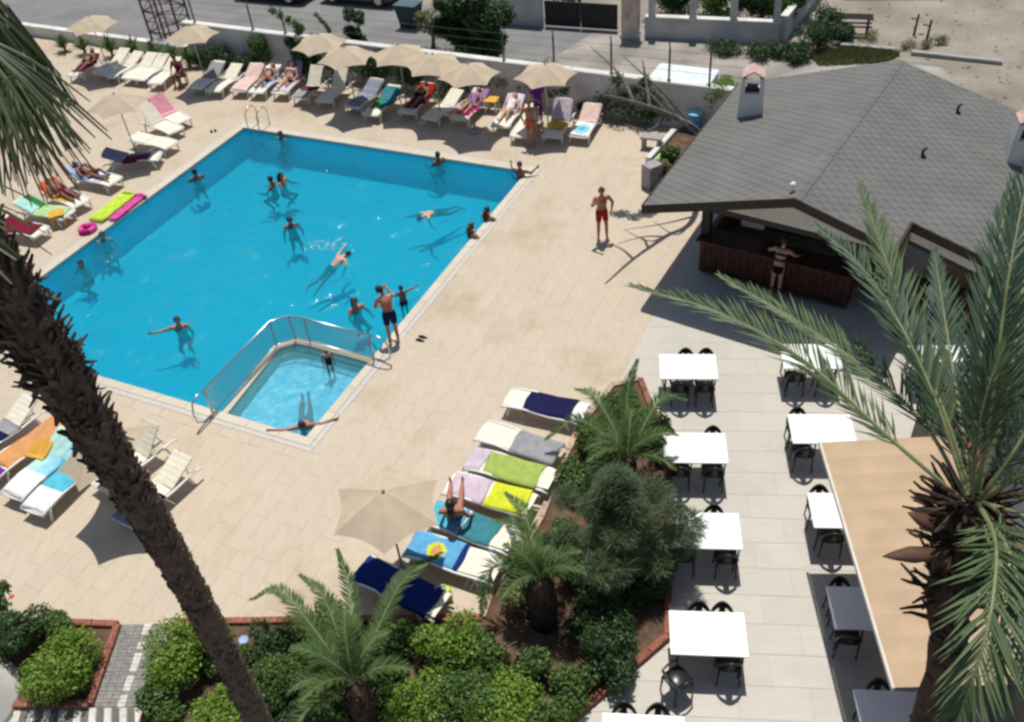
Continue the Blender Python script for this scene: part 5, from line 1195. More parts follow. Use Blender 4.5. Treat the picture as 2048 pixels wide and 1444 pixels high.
def arch(base, az, ln, el0, droop, n=5):
    """arching rachis control points"""
    P = [np.array(base, float)]; el = R(el0); st = ln/n
    for i in range(n):
        d = np.array([math.cos(az)*math.cos(el), math.sin(az)*math.cos(el), math.sin(el)]); P.append(P[-1]+d*st); el -= R(droop)/n*(1+.5*i/n)
    return P
# ---- tall date palm at the right, seen from above its crown
e = empty('date_palm', (2.95, 3.15, 0), 0, 'tall date palm with long feathery fronds at the right', 'palm tree'); EO = np.array([2.95, 3.15, 0])
HB = along(1935, 1000, 6.25); q1 = along(1898, 1200, 6.75); q2 = along(1872, 1400, 7.35)
tr = catmull([EO-UPZ*.1, EO+np.array([-.06, -.02, 4]), q2, q1, HB], 8); tr = [p-EO for p in tr]
mb = MB(); mb.tube(tr, [.118+.010*math.sin(i*2.1)+(.02 if i > 22 else 0) for i in range(len(tr))], 16); mb.build('trunk', 'bark2', e, smooth=True)
sb = MB(); rg = np.random.default_rng(3)
for k in range(260):                                     # cut leaf bases and dry fibre round the crown
    t = rg.uniform(0, 1)**.8; c = (q2*(1-t)+HB*t) if t < .0 else q1*(1-t)+HB*t; c = c-UPZ*(.35*(1-t)) if rg.random() < .4 else c
    g = rg.uniform(0, 2*math.pi); d = unit([math.cos(g), math.sin(g), rg.uniform(.15, .8)]); ln = rg.uniform(.08, .22); p0 = c+d*.09-EO; p1 = p0+d*ln; p2 = p1+unit(d+UPZ*rg.uniform(-.5, .6))*ln*.35
    sb.tube([p0, p1, p2], [.02, .012, .007], 5)
for k in range(240):                                     # older scars down the trunk
    z_ = rg.uniform(0, 1); i = int(z_*(len(tr)-9)); c = tr[i]; g = rg.uniform(0, 2*math.pi); d = unit([math.cos(g), math.sin(g), .5]); sb.tube([c+d*.10, c+d*.14], [.035, .018], 5)
sb.build('leaf_bases', 'bark2', e, kind='stuff')
FR = [([(1930, 1005, 6.22), (1770, 868, 6.25), (1600, 715, 6.5), (1430, 622, 6.9), (1262, 572, 7.4)], 'frond'),
 ([(1930, 990, 6.22), (1850, 850, 6.3), (1740, 745, 6.6), (1600, 645, 7.0), (1440, 552, 7.5)], 'frond'),
 ([(1940, 985, 6.2), (1890, 830, 6.2), (1830, 690, 6.4), (1775, 530, 6.8), (1722, 372, 7.3)], 'frond'),
 ([(1935, 990, 6.2), (1870, 800, 6.2), (1800, 650, 6.4), (1720, 530, 6.8), (1632, 452, 7.2)], 'frond_d'),
 ([(1955, 980, 6.2), (1985, 800, 6.0), (2010, 600, 6.0), (2040, 430, 6.2), (2075, 280, 6.5)], 'frond_d'),
 ([(1950, 985, 6.2), (1950, 830, 6.3), (1965, 680, 6.5), (1990, 520, 6.9), (2025, 360, 7.4)], 'frond_d'),
 ([(1955, 1005, 6.2), (1990, 1080, 5.75), (1985, 1200, 5.45), (1955, 1330, 5.4), (1900, 1480, 5.6)], 'frond'),
 ([(1965, 1000, 6.2), (2050, 950, 5.9), (2150, 930, 5.7), (2260, 980, 5.6)], 'frond'), ([(1965, 1005, 6.2), (2060, 1040, 6.1), (2150, 1120, 6.0), (2230, 1250, 6.0)], 'frond'),
 ([(1950, 1000, 6.25), (2010, 900, 6.6), (2090, 830, 7.1), (2180, 790, 7.7)], 'frond_d'), ([(1945, 980, 6.25), (1915, 800, 6.6), (1890, 640, 7.1), (1868, 500, 7.6)], 'frond_d'),
 ([(1955, 985, 6.2), (1990, 860, 6.3), (2030, 740, 6.7), (2075, 640, 7.2)], 'frond_d'), ([(1960, 1010, 6.2), (2020, 1110, 5.95), (2050, 1250, 5.85), (2060, 1400, 6.0)], 'frond_d'),
 ([(1945, 990, 6.25), (1905, 880, 6.7), (1865, 790, 7.3), (1835, 730, 7.9)], 'frond_d'), ([(1960, 990, 6.2), (2010, 960, 6.6), (2050, 960, 7.2), (2090, 1000, 7.8)], 'frond_d'),
 ([(1955, 985, 6.2), (2005, 830, 6.2), (2035, 660, 6.4), (2055, 500, 6.8)], 'frond'), ([(1960, 1000, 6.2), (2030, 900, 6.1), (2090, 780, 6.2), (2130, 640, 6.5)], 'frond_d'), ([(1955, 1000, 6.2), (2040, 990, 6.4), (2110, 1050, 6.8), (2150, 1150, 7.3)], 'frond'), ([(1950, 1010, 6.2), (1990, 1130, 6.1), (2010, 1270, 6.2), (2000, 1420, 6.4)], 'frond_d'),
 ([(1945, 1000, 6.2), (1950, 900, 5.95), (1975, 780, 5.8), (2010, 690, 5.8)], 'frond'), ([(1960, 1000, 6.2), (2000, 1030, 6.1), (2030, 1120, 6.2), (2040, 1230, 6.5)], 'frond_d')]
for k, (c, m_) in enumerate(FR):
    dr = k == 6; obj('frond', frond_mesh([along(*q)-EO for q in c], .44 if dr else .35, [m_, 'rachis'], seed=k, width=.010 if dr else .009, fwd=40 if dr else 34, step=.023 if dr else .028), e)
for k, (a_, b_, d_) in enumerate((((1885, 1062), (1815, 1025), 6.1), ((1895, 1105), (1765, 1113), 6.1))):
    a3, b3 = along(*a_, d_+.1)-EO, along(*b_, d_-.1)-EO; mb = MB(); mb.tube([a3+(b3-a3)*t for t in (0, .15, .35, .55, .8, 1)], [.014, .03, .055, .062, .035, .004], 8, flat=.6); mb.build('dry_spathe', 'spathe', e, smooth=True)
# ---- fan palm at the left, crown mostly out of frame
LX, LY = -2.75, 4.56
e = empty('fan_palm', (LX, LY, 0), 0, 'tall fan palm with a shaggy dark trunk crossing the left side', 'palm tree')
tp_ = [(0, 0, -.1), (.0, 0, 4), (0, 0, 7.5), (-.03, 0, 9), (-.10, .0, 10), (-.17, .0, 11), (-.24, .02, 11.9), (-.26, .03, 12.3)]
tr = catmull(tp_, 9); mb = MB(); mb.tube(tr, [np.interp(p[2], [5, 8, 9.5, 11, 12.3], [.112, .118, .132, .15, .16])+.006*math.sin(i*1.7)+.004*math.sin(i*5.1) for i, p in enumerate(tr)], 20); mb.build('trunk', 'bark', e, smooth=True)
sb = MB(); rg = np.random.default_rng(11)
for k in range(1700):
    z_ = 5.6+(12.25-5.6)*rg.uniform(0, 1)**.75; f = z_; c = np.array([np.interp(z_, [p[2] for p in tr], [p[0] for p in tr]), np.interp(z_, [p[2] for p in tr], [p[1] for p in tr]), z_])
    shag = max(.15, min(1, (z_-8.2)/2.6)); g = rg.uniform(0, 2*math.pi); r_ = np.interp(z_, [5, 8, 9.5, 11, 12.3], [.105, .11, .122, .14, .15]); d = np.array([math.cos(g), math.sin(g), 0]); tang = np.array([-d[1], d[0], 0])*rg.uniform(-.5, .5)
    ln = rg.uniform(.025, .05)+.03*shag+.14*max(0, shag-.35)*rg.random(); up_ = unit(d*(.12+.75*max(0, shag-.3)*rg.random())+UPZ*rg.uniform(.4, 1)*(1 if rg.random() > .25*shag else -.8)+tang*.6); w = rg.uniform(.014, .028)
    p0 = c+d*r_; p1 = p0+up_*ln*.6; p2 = p1+unit(up_+d*.3)*ln*.5; sb.tube([p0, p1, p2], [w, w*.95, w*.5], 5, flat=.55)
sb.build('leaf_bases', 'bark', e, kind='stuff')
def fan_mesh(hub, apex, d, nrm, r, mats, seed, spread=85, droop=.35):
    rg = np.random.default_rng(seed); mb = MB(); hub, apex = np.array(hub), np.array(apex); mid = (hub+apex)/2+UPZ*.06
    mb.tube(catmull([hub, mid, apex], 5), [.022]*5+[.018]*5+[.014], 6, 1)
    d = unit(d); nrm = unit(nrm-d*(nrm@d)); s = np.cross(nrm, d); n = 30
    for i in range(n):
        th = R(-spread+2*spread*(i+.5)/n); dv = d*math.cos(th)+s*math.sin(th); L_ = r*(.78+.22*math.cos(th*.8))*rg.uniform(.78, 1.12); dv = unit(dv+nrm*rg.normal(0, .10)+UPZ*-.12*rg.random()); hw = R(spread)/n
        pr_ = np.cross(nrm, dv); rows = []
        for t, w in ((.02, .02), (.3, .24), (.5, .33), (.75, .20), (1.0, .02)):
            c = apex+dv*L_*t-UPZ*droop*r*t**2.6*rg.uniform(.8, 1.2)*(1 if t > .5 else .6)+nrm*.02*math.sin(t*3); ww = pr_*(hw*L_*w*1.0+.003); rows.append((c-ww, c+nrm*(.5*hw*L_*w), c+ww))
        V = [p for rw in rows for p in rw]; F = []
        for k in range(4): a_ = k*3; F += [(a_, a_+1, a_+4, a_+3), (a_+1, a_+2, a_+5, a_+4)]
        mb.add(V, F)
    return mb.mesh('fan_leaf', mats)
TH_ = np.array([-.27, .03, 12.35]); LO = np.array([LX, LY, 0])
def fan_px(apex, tip, seed, r=.95, m_=('fan', 'rachis'), nrm=(.2, -.5, .8), droop=.25, spread=80):
    a_, t_ = along(*apex)-LO, along(*tip)-LO; obj('fan_leaf', fan_mesh(TH_, a_, t_-a_, np.array(nrm), r, list(m_), seed, spread, droop), e)
fan_px((15, 133, 5.5), (53, 330, 5.3), 1, .56, droop=.12, spread=40, nrm=(.5, -.6, .6)); fan_px((-65, -70, 5.9), (3, 110, 5.8), 2, .60, spread=26); fan_px((-65, 60, 5.3), (-32, 320, 5.0), 3, .70, droop=.12, spread=60, nrm=(.4, -.7, .6)); fan_px((-5, 40, 6.1), (83, 230, 6.2), 4, .66, ('deadfan', 'rachis'), droop=.15, spread=15); fan_px((15, 10, 6.0), (68, 140, 6.0), 7, .5, droop=.15, spread=18)
fan_px((-15, 150, 5.7), (53, 340, 5.8), 5, .6, ('deadfan', 'rachis'), droop=.15, spread=26); fan_px((-85, -40, 5.6), (-32, 90, 5.5), 6, .55, droop=.12, spread=36)
for k in range(9):
    az = R(115+k*22); a_ = TH_+np.array([math.cos(az)*.75, math.sin(az)*.75, .45 if k % 2 else .0]); obj('fan_leaf', fan_mesh(TH_, a_, [math.cos(az), math.sin(az), .1], np.array([-.3*math.cos(az), -.3*math.sin(az), 1]), .65, ['fan', 'rachis'], 20+k, 85, .35), e)
# ---- generic leafy shrub
def leaf_cloud(blobs, n, size, asp, rg, out=.6, shell=.55, tuft=0):
    """n leaf quads spread through the outer part of a set of blobs; returns V, F"""
    vol = np.array([b[3]*b[4]*b[5] for b in blobs])**.67; pick = rg.choice(len(blobs), n, p=vol/vol.sum()); B_ = np.array(blobs)[pick]
    d = rg.normal(size=(n, 3)); d /= np.linalg.norm(d, axis=1)[:, None]; rad = shell+(1-shell)*rg.random(n)**.6; rad += rg.normal(0, .10, n)
    c = B_[:, :3]+d*B_[:, 3:6]*rad[:, None]; nr = d*out+rg.normal(size=(n, 3))*.55+np.array([0, 0, .35]); nr /= np.linalg.norm(nr, axis=1)[:, None]
    t = np.cross(nr, rg.normal(size=(n, 3)))
    if tuft: t = d*tuft+rg.normal(size=(n, 3))*.45+np.array([0, 0, .25]); nr = np.cross(t, rg.normal(size=(n, 3))); nr /= np.linalg.norm(nr, axis=1)[:, None]
    t /= np.linalg.norm(t, axis=1)[:, None]; b = np.cross(nr, t); s = size*rg.uniform(.6, 1.25, n)[:, None]
    V = np.empty((n, 4, 3)); V[:, 0] = c-t*s*.5; V[:, 1] = c+b*s*asp*.5+nr*s*.08; V[:, 2] = c+t*s*.55-nr*s*.1; V[:, 3] = c-b*s*asp*.5+nr*s*.08
    return V.reshape(-1, 3), np.arange(n*4).reshape(-1, 4)
def shrub(u, v, rx, h, m, label, n=2600, size=.075, asp=.55, nb=9, seed=0, name='shrub', cat='shrub', z0=.04, wide=1.0, base=None, group=None, shell=.55, lift=.12):
    rg = np.random.default_rng(seed+int(u*7+v)); p = np.array(base) if base is not None else at(u, v)
    e = empty(name, (p[0], p[1], z0), rg.uniform(0, 6), label, cat, group); bl = []
    for k in range(nb):
        g = rg.uniform(0, 2*math.pi); q = rg.uniform(0, .62)**.7*rx; zz_ = lift*h+(h*(1-lift))*rg.uniform(.28, .72); s_ = rg.uniform(.34, .55)*rx
        bl.append((math.cos(g)*q*wide, math.sin(g)*q, zz_, s_*wide, s_, min(s_, h*.45)*rg.uniform(.8, 1.1)))
    V, F = leaf_cloud(bl, n, size, asp, rg, shell=shell); V[:, 2] = np.maximum(V[:, 2], .01)
    obj('foliage', np_mesh('foliage', V, F, m), e, kind='stuff')
    for k in range(4):
        b = bl[k]; m1 = MB(); m1.tube([(rg.uniform(-.05, .05), rg.uniform(-.05, .05), -.02), (b[0]*.5, b[1]*.5, b[2]*.5), (b[0], b[1], b[2])], [.022, .016, .006], 6); m1.build('stem', 'deadwood', e)
    return e
# planting bed shrubs
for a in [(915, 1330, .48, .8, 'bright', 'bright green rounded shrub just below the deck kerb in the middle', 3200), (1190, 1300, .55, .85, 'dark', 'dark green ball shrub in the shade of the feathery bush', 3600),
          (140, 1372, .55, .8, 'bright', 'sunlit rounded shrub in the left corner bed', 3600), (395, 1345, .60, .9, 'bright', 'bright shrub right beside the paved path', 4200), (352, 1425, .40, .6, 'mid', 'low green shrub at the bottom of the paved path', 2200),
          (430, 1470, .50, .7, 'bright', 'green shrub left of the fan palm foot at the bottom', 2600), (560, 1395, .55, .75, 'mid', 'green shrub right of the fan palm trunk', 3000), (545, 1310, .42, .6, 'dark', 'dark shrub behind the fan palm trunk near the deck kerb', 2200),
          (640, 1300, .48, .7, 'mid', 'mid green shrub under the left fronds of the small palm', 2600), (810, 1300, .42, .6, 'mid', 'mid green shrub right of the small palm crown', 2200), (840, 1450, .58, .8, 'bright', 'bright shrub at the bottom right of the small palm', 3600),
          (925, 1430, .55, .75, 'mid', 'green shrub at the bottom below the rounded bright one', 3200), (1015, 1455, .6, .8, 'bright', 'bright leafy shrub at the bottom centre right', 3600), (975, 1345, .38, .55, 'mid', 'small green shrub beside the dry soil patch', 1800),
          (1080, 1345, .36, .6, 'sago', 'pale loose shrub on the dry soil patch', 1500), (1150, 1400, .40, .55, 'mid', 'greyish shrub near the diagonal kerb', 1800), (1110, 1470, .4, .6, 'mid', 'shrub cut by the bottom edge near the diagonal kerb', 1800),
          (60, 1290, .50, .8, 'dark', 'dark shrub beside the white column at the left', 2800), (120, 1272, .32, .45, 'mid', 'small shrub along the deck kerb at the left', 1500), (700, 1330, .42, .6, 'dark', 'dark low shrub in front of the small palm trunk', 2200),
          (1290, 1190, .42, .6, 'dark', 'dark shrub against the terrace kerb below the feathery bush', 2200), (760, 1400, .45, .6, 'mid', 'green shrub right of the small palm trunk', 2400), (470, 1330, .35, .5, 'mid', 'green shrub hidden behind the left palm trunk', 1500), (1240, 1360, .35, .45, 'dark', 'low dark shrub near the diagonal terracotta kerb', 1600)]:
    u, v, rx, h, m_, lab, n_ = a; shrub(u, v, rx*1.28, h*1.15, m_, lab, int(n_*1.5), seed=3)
for a in [(1195, 900, .45, .7, 'mid', 'green shrub at the deck side of the bed below the narrow palm', 2200), (1150, 985, .42, .6, 'mid', 'green shrub at the deck kerb left of the feathery bush', 2000), (1130, 1090, .40, .5, 'sago', 'pale shrub between the two small palms', 1500), (1290, 890, .45, .8, 'mid', 'green shrub at the terrace kerb under the narrow palm', 2200),
          (1040, 1210, .35, .45, 'grass', 'dry pale plant left of the thick palm trunk', 900), (1165, 1170, .38, .5, 'mid', 'shrub in front of the feathery bush foot', 1600), (1240, 830, .4, .6, 'mid', 'green shrub at the far tip of the bed', 1800), (905, 1385, .42, .6, 'mid', 'green shrub between the rounded bright shrub and the bottom edge', 2000), (690, 1470, .5, .6, 'mid', 'green shrub at the bottom edge left of the small palm trunk', 2000), (600, 1460, .45, .5, 'dark', 'dark shrub at the bottom edge right of the fan palm', 1800)]:
    u, v, rx, h, m_, lab, n_ = a; shrub(u, v, rx*1.1, h*1.1, m_, lab, int(n_*1.3), seed=4)
# big feathery bush beside the terrace
rg = np.random.default_rng(5); p = at(1238, 1150); e = empty('feathery_bush', (p[0], p[1], .04), 0, 'large feathery blue-green bush leaning over the terrace tables', 'bush'); bl = []
for k in range(60):
    z_ = rg.uniform(.4, 2.75); r_ = 1.42*math.sin(math.pi*min(1, .2+z_/3.3)); g = rg.uniform(0, 2*math.pi); q = rg.uniform(.1, 1.0)*r_; s_ = rg.uniform(.18, .36); bl.append((math.cos(g)*q, math.sin(g)*q*.9, z_, s_, s_, s_*.85))
V, F = leaf_cloud(bl, 34000, .22, .065, rg, out=.2, shell=.4, tuft=1.0); obj('foliage', np_mesh('foliage', V, F, 'blue'), e, kind='stuff')
V, F = leaf_cloud(bl, 5000, .12, .16, rg, out=.2, shell=.05, tuft=.6); obj('inner_foliage', np_mesh('inner_foliage', V, F, 'mid'), e, kind='stuff')
for k in range(9):
    b = bl[k]; m1 = MB(); m1.tube([(rg.uniform(-.1, .1), rg.uniform(-.1, .1), -.02), (b[0]*.4, b[1]*.4, b[2]*.5), (b[0], b[1], b[2])], [.05, .035, .012], 7); m1.build('limb', 'deadwood', e)
# small palms
def small_palm(base, hz_, n, ln, label, m_, seed, trunk_r=.15, specific=(), el=(15, 75), ll=.30):
    rg = np.random.default_rng(seed); p = at(*base); e = empty('small_palm', (p[0], p[1], .03), 0, label, 'palm'); O = np.array([p[0], p[1], .03]); hb = np.array([0, 0, hz_])
    m1 = MB(); m1.tube([(0, 0, -.05), (.02, 0, hz_*.5), (0, 0, hz_)], [trunk_r, trunk_r*1.12, trunk_r*.85], 14); m1.build('trunk', 'bark2', e, smooth=True)
    sb = MB()
    for k in range(110):
        g = rg.uniform(0, 2*math.pi); z_ = rg.uniform(.05, hz_); d = unit([math.cos(g), math.sin(g), rg.uniform(.2, .9)]); sb.tube([np.array([0, 0, z_])+d*trunk_r*.9, np.array([0, 0, z_])+d*(trunk_r+rg.uniform(.04, .14))], [.03, .012], 5)
    sb.build('leaf_bases', 'bark2', e, kind='stuff')
    k = 0
    for tip, mid in specific:
        t3, m3 = at(*tip)-O, at(*mid)-O; obj('frond', frond_mesh([hb, m3, t3], ll, [m_, 'rachis'], start=.12, step=.024, fwd=52, vee=22, width=.012, rr=.013, seed=seed+k), e); k += 1
    for i in range(n):
        az = R(-90)+rg.uniform(R(48), R(312)); e0 = rg.uniform(*el); obj('frond', frond_mesh(arch(hb, az, ln*rg.uniform(.8, 1.1), e0, 95+rg.uniform(-15, 25)), ll, [m_, 'rachis'], start=.12, step=.024, fwd=52, vee=20, width=.012, rr=.012, seed=seed+30+i), e)
small_palm((738, 1452), 1.30, 12, 1.25, 'small palm with arching fronds in front of the royal blue towels', 'sago', 40, .21, specific=[((500, 1200, .95), (570, 1190, 1.45)), ((675, 1100, 1.7), (700, 1190, 1.45)), ((885, 1105, 1.15), (800, 1170, 1.5)), ((600, 1150, 1.3), (650, 1200, 1.4)), ((600, 1440, .45), (640, 1320, 1.05))])
small_palm((1088, 1248), 1.30, 13, 1.0, 'small palm with a thick dark trunk beside the yellow towel', 'sago', 60, .24, specific=[((962, 1235, .55), (990, 1130, 1.3)), ((985, 1040, 1.0), (1040, 1060, 1.3)), ((1010, 985, 1.1), (1050, 1030, 1.35))])
small_palm((1255, 975), .9, 11, 1.15, 'small palm rising behind the feathery bush', 'sago', 80, .16, specific=[((1275, 720, 1.9), (1255, 790, 1.45)), ((1150, 778, 1.0), (1195, 800, 1.35)), ((1372, 800, 1.0), (1320, 800, 1.35)), ((1090, 880, .7), (1160, 840, 1.2))])
# flowering weed at the left edge
shrub(22, 1235, .34, 1.05, 'mid', 'tall loose leafy plant at the left edge with a red flower', 900, .10, .4, 7, name='leafy_plant', cat='plant', shell=.2)
p = at(24, 1195, .6); m1 = MB()
for k in range(5): g = k*1.256; m1.tube([(0, 0, 0), (.05*math.cos(g), .05*math.sin(g), .03)], [.01, .025], 6, flat=.4)
m1.build('red_flower', 'coral', loc=p, label='red blossom on the leafy plant at the left edge', cat='flower')
p = at(488, 1282, .3); m1 = MB()
for k in range(8): g = k*.785; m1.tube([(0, 0, 0), (.09*math.cos(g), .09*math.sin(g), .04)], [.02, .035], 6, flat=.4)
m1.build('white_blossom', 'paleblue', loc=p, label='pale blue-white blossom right of the fan palm trunk', cat='flower')
# white flared column at the left edge
p = at(-75, 1415); e = empty('white_column', (p[0], p[1], 0), 0, 'white plastered flared column at the lower left edge', 'column'); m1 = MB(); m1.lathe([(1.02, 0), (.98, .1), (.80, .45), (.68, .9), (.60, 1.5), (.58, 2.2)], 40); m1.build('shaft', 'plaster', e, smooth=True); m1 = MB(); m1.lathe([(.66, 2.2), (.68, 2.3), (.62, 2.36)], 40); m1.build('cap', 'plaster', e)
# ---- plants along the boundary wall
def yucca(u, v, h, n, label, seed, m_='sago'):
    rg = np.random.default_rng(seed); p = at(u, v); e = empty('yucca', (p[0], p[1], 0), 0, label, 'plant'); m1 = MB(); m1.tube([(0, 0, 0), (0, 0, h*.3)], .06, 8); m1.build('stem', 'bark', e); sb = MB()
    for k in range(n):
        az = rg.uniform(0, 6.28); el = R(rg.uniform(20, 88)); L_ = h*rg.uniform(.55, .85); d = np.array([math.cos(az)*math.cos(el), math.sin(az)*math.cos(el), math.sin(el)]); b = np.array([0, 0, h*rg.uniform(.12, .35)]); s = unit(np.cross(d, UPZ+.01))*.03; q = b+d*L_*.55; t_ = b+d*L_-UPZ*.06*L_
        sb.add([b-s*.6, b+s*.6, q+s, q-s, t_], [(0, 1, 2, 3), (3, 2, 4)])
    sb.build('leaves', m_, e, kind='stuff')
for k, (u, v, h) in enumerate(((132, 103, .8), (172, 108, .85), (226, 113, 1.0), (272, 118, 1.05), (312, 124, .95), (352, 130, 1.0), (380, 134, .9))):
    yucca(u, v, h, 90, ['first', 'second', 'third', 'fourth', 'fifth', 'sixth', 'seventh'][k]+' spiky yucca from the left in front of the low wall', 100+k, 'mid')
for a in [(448, 138, .62, .8, 'dark', 'dark shrub at the wall right of the yuccas'), (410, 132, .5, .6, 'dark', 'low dark shrub at the corner where the wall steps up'), (525, 140, .5, 1.15, 'mid', 'climbing shrub against the white wall behind the pink towel'), (500, 142, .55, .5, 'dark', 'low dark shrub along the wall behind the pink towel'),
          (625, 150, .7, 1.0, 'dark', 'dark hedge shrub in the shade left under the umbrella cluster'), (690, 158, .7, 1.05, 'dark', 'dark hedge shrub behind the second cluster umbrella'), (755, 165, .7, .95, 'dark', 'dark hedge shrub behind the third cluster umbrella'), (830, 172, .75, 1.0, 'dark', 'dark hedge shrub behind the fourth cluster umbrella'), (900, 182, .75, 1.1, 'dark', 'dark hedge shrub behind the rightmost cluster umbrella'),
          (960, 190, .6, .8, 'dark', 'dark shrub in the shade beside the yellow table'), (1030, 196, .6, .9, 'mid', 'green shrub left of the lone umbrella pole'), (1075, 205, .7, .95, 'dark', 'dark shrub below the lone umbrella'), (1130, 214, .55, .8, 'dark', 'dark shrub right of the lone umbrella pole'),
          (1245, 236, .8, .75, 'dark', 'dark low bush under the leaning tree'), (1310, 246, .75, .65, 'dark', 'second dark low bush under the leaning tree'), (1180, 224, .4, .35, 'dark', 'low dark plant at the wall foot right of the last lounger'), (1425, 250, .55, 1.5, 'bright', 'tall sunlit green shrub at the end of the wall by the bar'), (1340, 330, .35, .5, 'mid', 'small green plant in the strip beside the bar'), (1320, 350, .3, .4, 'grass', 'yellowish plant in the strip beside the bar')]:
    u, v, rx, h, m_, lab = a; shrub(u, v, rx*1.15, h*1.35, m_, lab, 2600, .085, seed=9, z0=.0)
# oleanders rising behind the wall
def tree(base, h, rx, m_, label, n=5000, size=.12, seed=0, trunk=.3, name='tree', cat='tree', nb=14, asp=.4, dark=None):
    rg = np.random.default_rng(seed); p = np.array(base); e = empty(name, (p[0], p[1], 0), 0, label, cat); bl = []
    for k in range(nb):
        z_ = h*rg.uniform(trunk+.1, .9); g = rg.uniform(0, 6.28); r_ = rx*(1-.45*abs(z_/h-.6)); q = rg.uniform(.15, .8)*r_; s_ = rg.uniform(.3, .48)*rx; bl.append((math.cos(g)*q, math.sin(g)*q, z_, s_, s_, s_*.9))
    V, F = leaf_cloud(bl, n, size, asp, rg, shell=.4); obj('crown', np_mesh('crown', V, F, m_), e, kind='stuff')
    m1 = MB(); m1.tube([(0, 0, -.05), (.05, .02, h*.3), (0, .05, h*.6)], [.09, .07, .03], 8); m1.build('trunk', 'deadwood', e, smooth=True)
    for k in range(5):
        b = bl[k]; m1 = MB(); m1.tube([(.03, .02, h*(.25+.05*k)), (b[0]*.6, b[1]*.6, b[2]*.85), (b[0], b[1], b[2])], [.04, .025, .01], 6); m1.build('limb', 'deadwood', e)
p = at(950, 178)+WN*.3; tree(at(955, 150)+WN*.5, 3.3, 1.35, 'dark', 'large oleander bush rising above the wall behind the umbrella cluster', 17000, .16, 1, .15, 'oleander', 'bush')
tree(at(905, 135)+WN*.4, 3.0, .8, 'dark', 'darker bush left of the large oleander above the wall', 8000, .13, 2, .15, 'oleander', 'bush')
tree(at(722, 130)+WN*.2, 2.5, .55, 'dark', 'narrow dark bush above the wall behind the second cluster umbrella', 3500, .12, 3, .2, 'oleander', 'bush')
tree(at(830, 125)+WN*1.5, 1.6, .6, 'grass', 'pale dry bush behind the wall right of the third umbrella', 1800, .1, 4, .1, 'dry_bush', 'bush')
def branch_plant(pts, label, m_, seed, n=900, spread=.18, size=.13, r0=.03, name='leafy_branch'):
    rg = np.random.default_rng(seed); P3 = [np.array(p) for p in pts]; O = P3[0]*[1, 1, 0]; e = empty(name, O, 0, label, 'plant'); c = catmull([p-O for p in P3], 8); m1 = MB(); m1.tube(c, [r0*(1-.8*i/len(c)) for i in range(len(c))], 6); m1.build('stem', 'deadwood', e); bl = []
    for i in range(len(c)//4, len(c), 2): bl.append((*c[i], spread, spread, spread))
    V, F = leaf_cloud(bl, n, size, .3, rg, shell=.1); obj('foliage', np_mesh('foliage', V, F, m_), e, kind='stuff')
w_ = W0+WD*((at(640, 120)-W0)@WD)+WN*.25
branch_plant([w_, w_+UPZ*1.5, at(600, 55, 2.1), at(545, 22, 2.6)], 'leafy branch leaning left over the wall behind the umbrellas', 'mid', 5, 1300, .17)
w_ = W0+WD*((at(700, 130)-W0)@WD)+WN*.25
branch_plant([w_, w_+UPZ*1.5, at(655, 55, 2.2), at(632, 30, 2.5)], 'thin leafy branch left of the narrow dark bush', 'mid', 6, 500, .10)
branch_plant([at(585, 140), at(588, 100, 1.2), at(575, 82, 1.6), at(600, 92, 1.4)], 'ivy clump hanging on the white wall left of the umbrella cluster', 'dark', 7, 900, .2)
for k, (u, v, rx) in enumerate(((640, 147, 1.0), (705, 155, 1.0), (770, 163, 1.0), (840, 171, 1.0), (915, 181, 1.05), (980, 189, .8), (1095, 207, .9))):
    shrub(u, v, rx, 1.45, 'dark', ['first', 'second', 'third', 'fourth', 'fifth', 'sixth', 'seventh'][k]+' clump from the left of the dark hedge behind the umbrella row', 4200, .09, seed=70+k, z0=0, shell=.3)
for k, (u, v, m_) in enumerate(((1335, 62, 'dark'), (1415, 66, 'mid'), (1495, 70, 'dark'), (1550, 68, 'mid'), (1120, 40, 'mid'))):
    shrub(u, v, 1.0, 1.9, m_, ['leafy shrub in the first gap of the pillared wall', 'leafy shrub in the second gap of the pillared wall', 'leafy shrub in the third gap of the pillared wall', 'leafy shrub at the corner of the pillared wall', 'leafy shrub behind the dark street gate'][k], 3600, .12, seed=90+k, z0=0, shell=.3, base=at(u, v)+WN*.9)
shrub(1530, 108, .9, .5, 'dark', 'added dark bush standing in for shadow on the street below the pillared wall', 2200, .1, seed=97, z0=-.03, shell=.2); shrub(1450, 104, .8, .4, 'dark', 'added dark bush standing in for shadow on the street, left one', 1600, .1, seed=98, z0=-.03, shell=.2)  # both bushes are added to stand in for tree shadow and dark debris
# leaning bare tree near the bar
b0 = at(1405, 300); e = empty('leaning_tree', b0, 0, 'leaning half-bare tree with grey branches left of the bar roof', 'tree'); O = b0
t1, t2, t3, t4 = at(1394, 262, 2.3), at(1335, 228, 3.2), at(1268, 205, 3.95), at(1208, 190, 4.6)
m1 = MB(); c = catmull([O*0, t1-O, t2-O, t3-O, t4-O], 8); m1.tube(c, [.11-.085*i/len(c) for i in range(len(c))], 10); m1.build('trunk', 'deadwood', e, smooth=True)
for k, (a_, m_, b_) in enumerate([(t1, at(1330, 190, 3.4), at(1246, 112, 4.5)), (t2, at(1290, 180, 3.8), at(1232, 160, 4.2)), (t3, at(1240, 150, 4.4), at(1180, 92, 4.9)), (at(1300, 215, 3.6), at(1290, 150, 4.2), at(1285, 120, 4.6)), (t2, at(1300, 260, 2.9), at(1250, 250, 2.8)), (t1, at(1360, 240, 3.0), at(1310, 170, 3.6))]):
    m1 = MB(); c = catmull([a_-O, m_-O, b_-O], 8); m1.tube(c, [.05-.042*i/len(c) for i in range(len(c))], 7); m1.build('limb', 'deadwood', e, smooth=True)
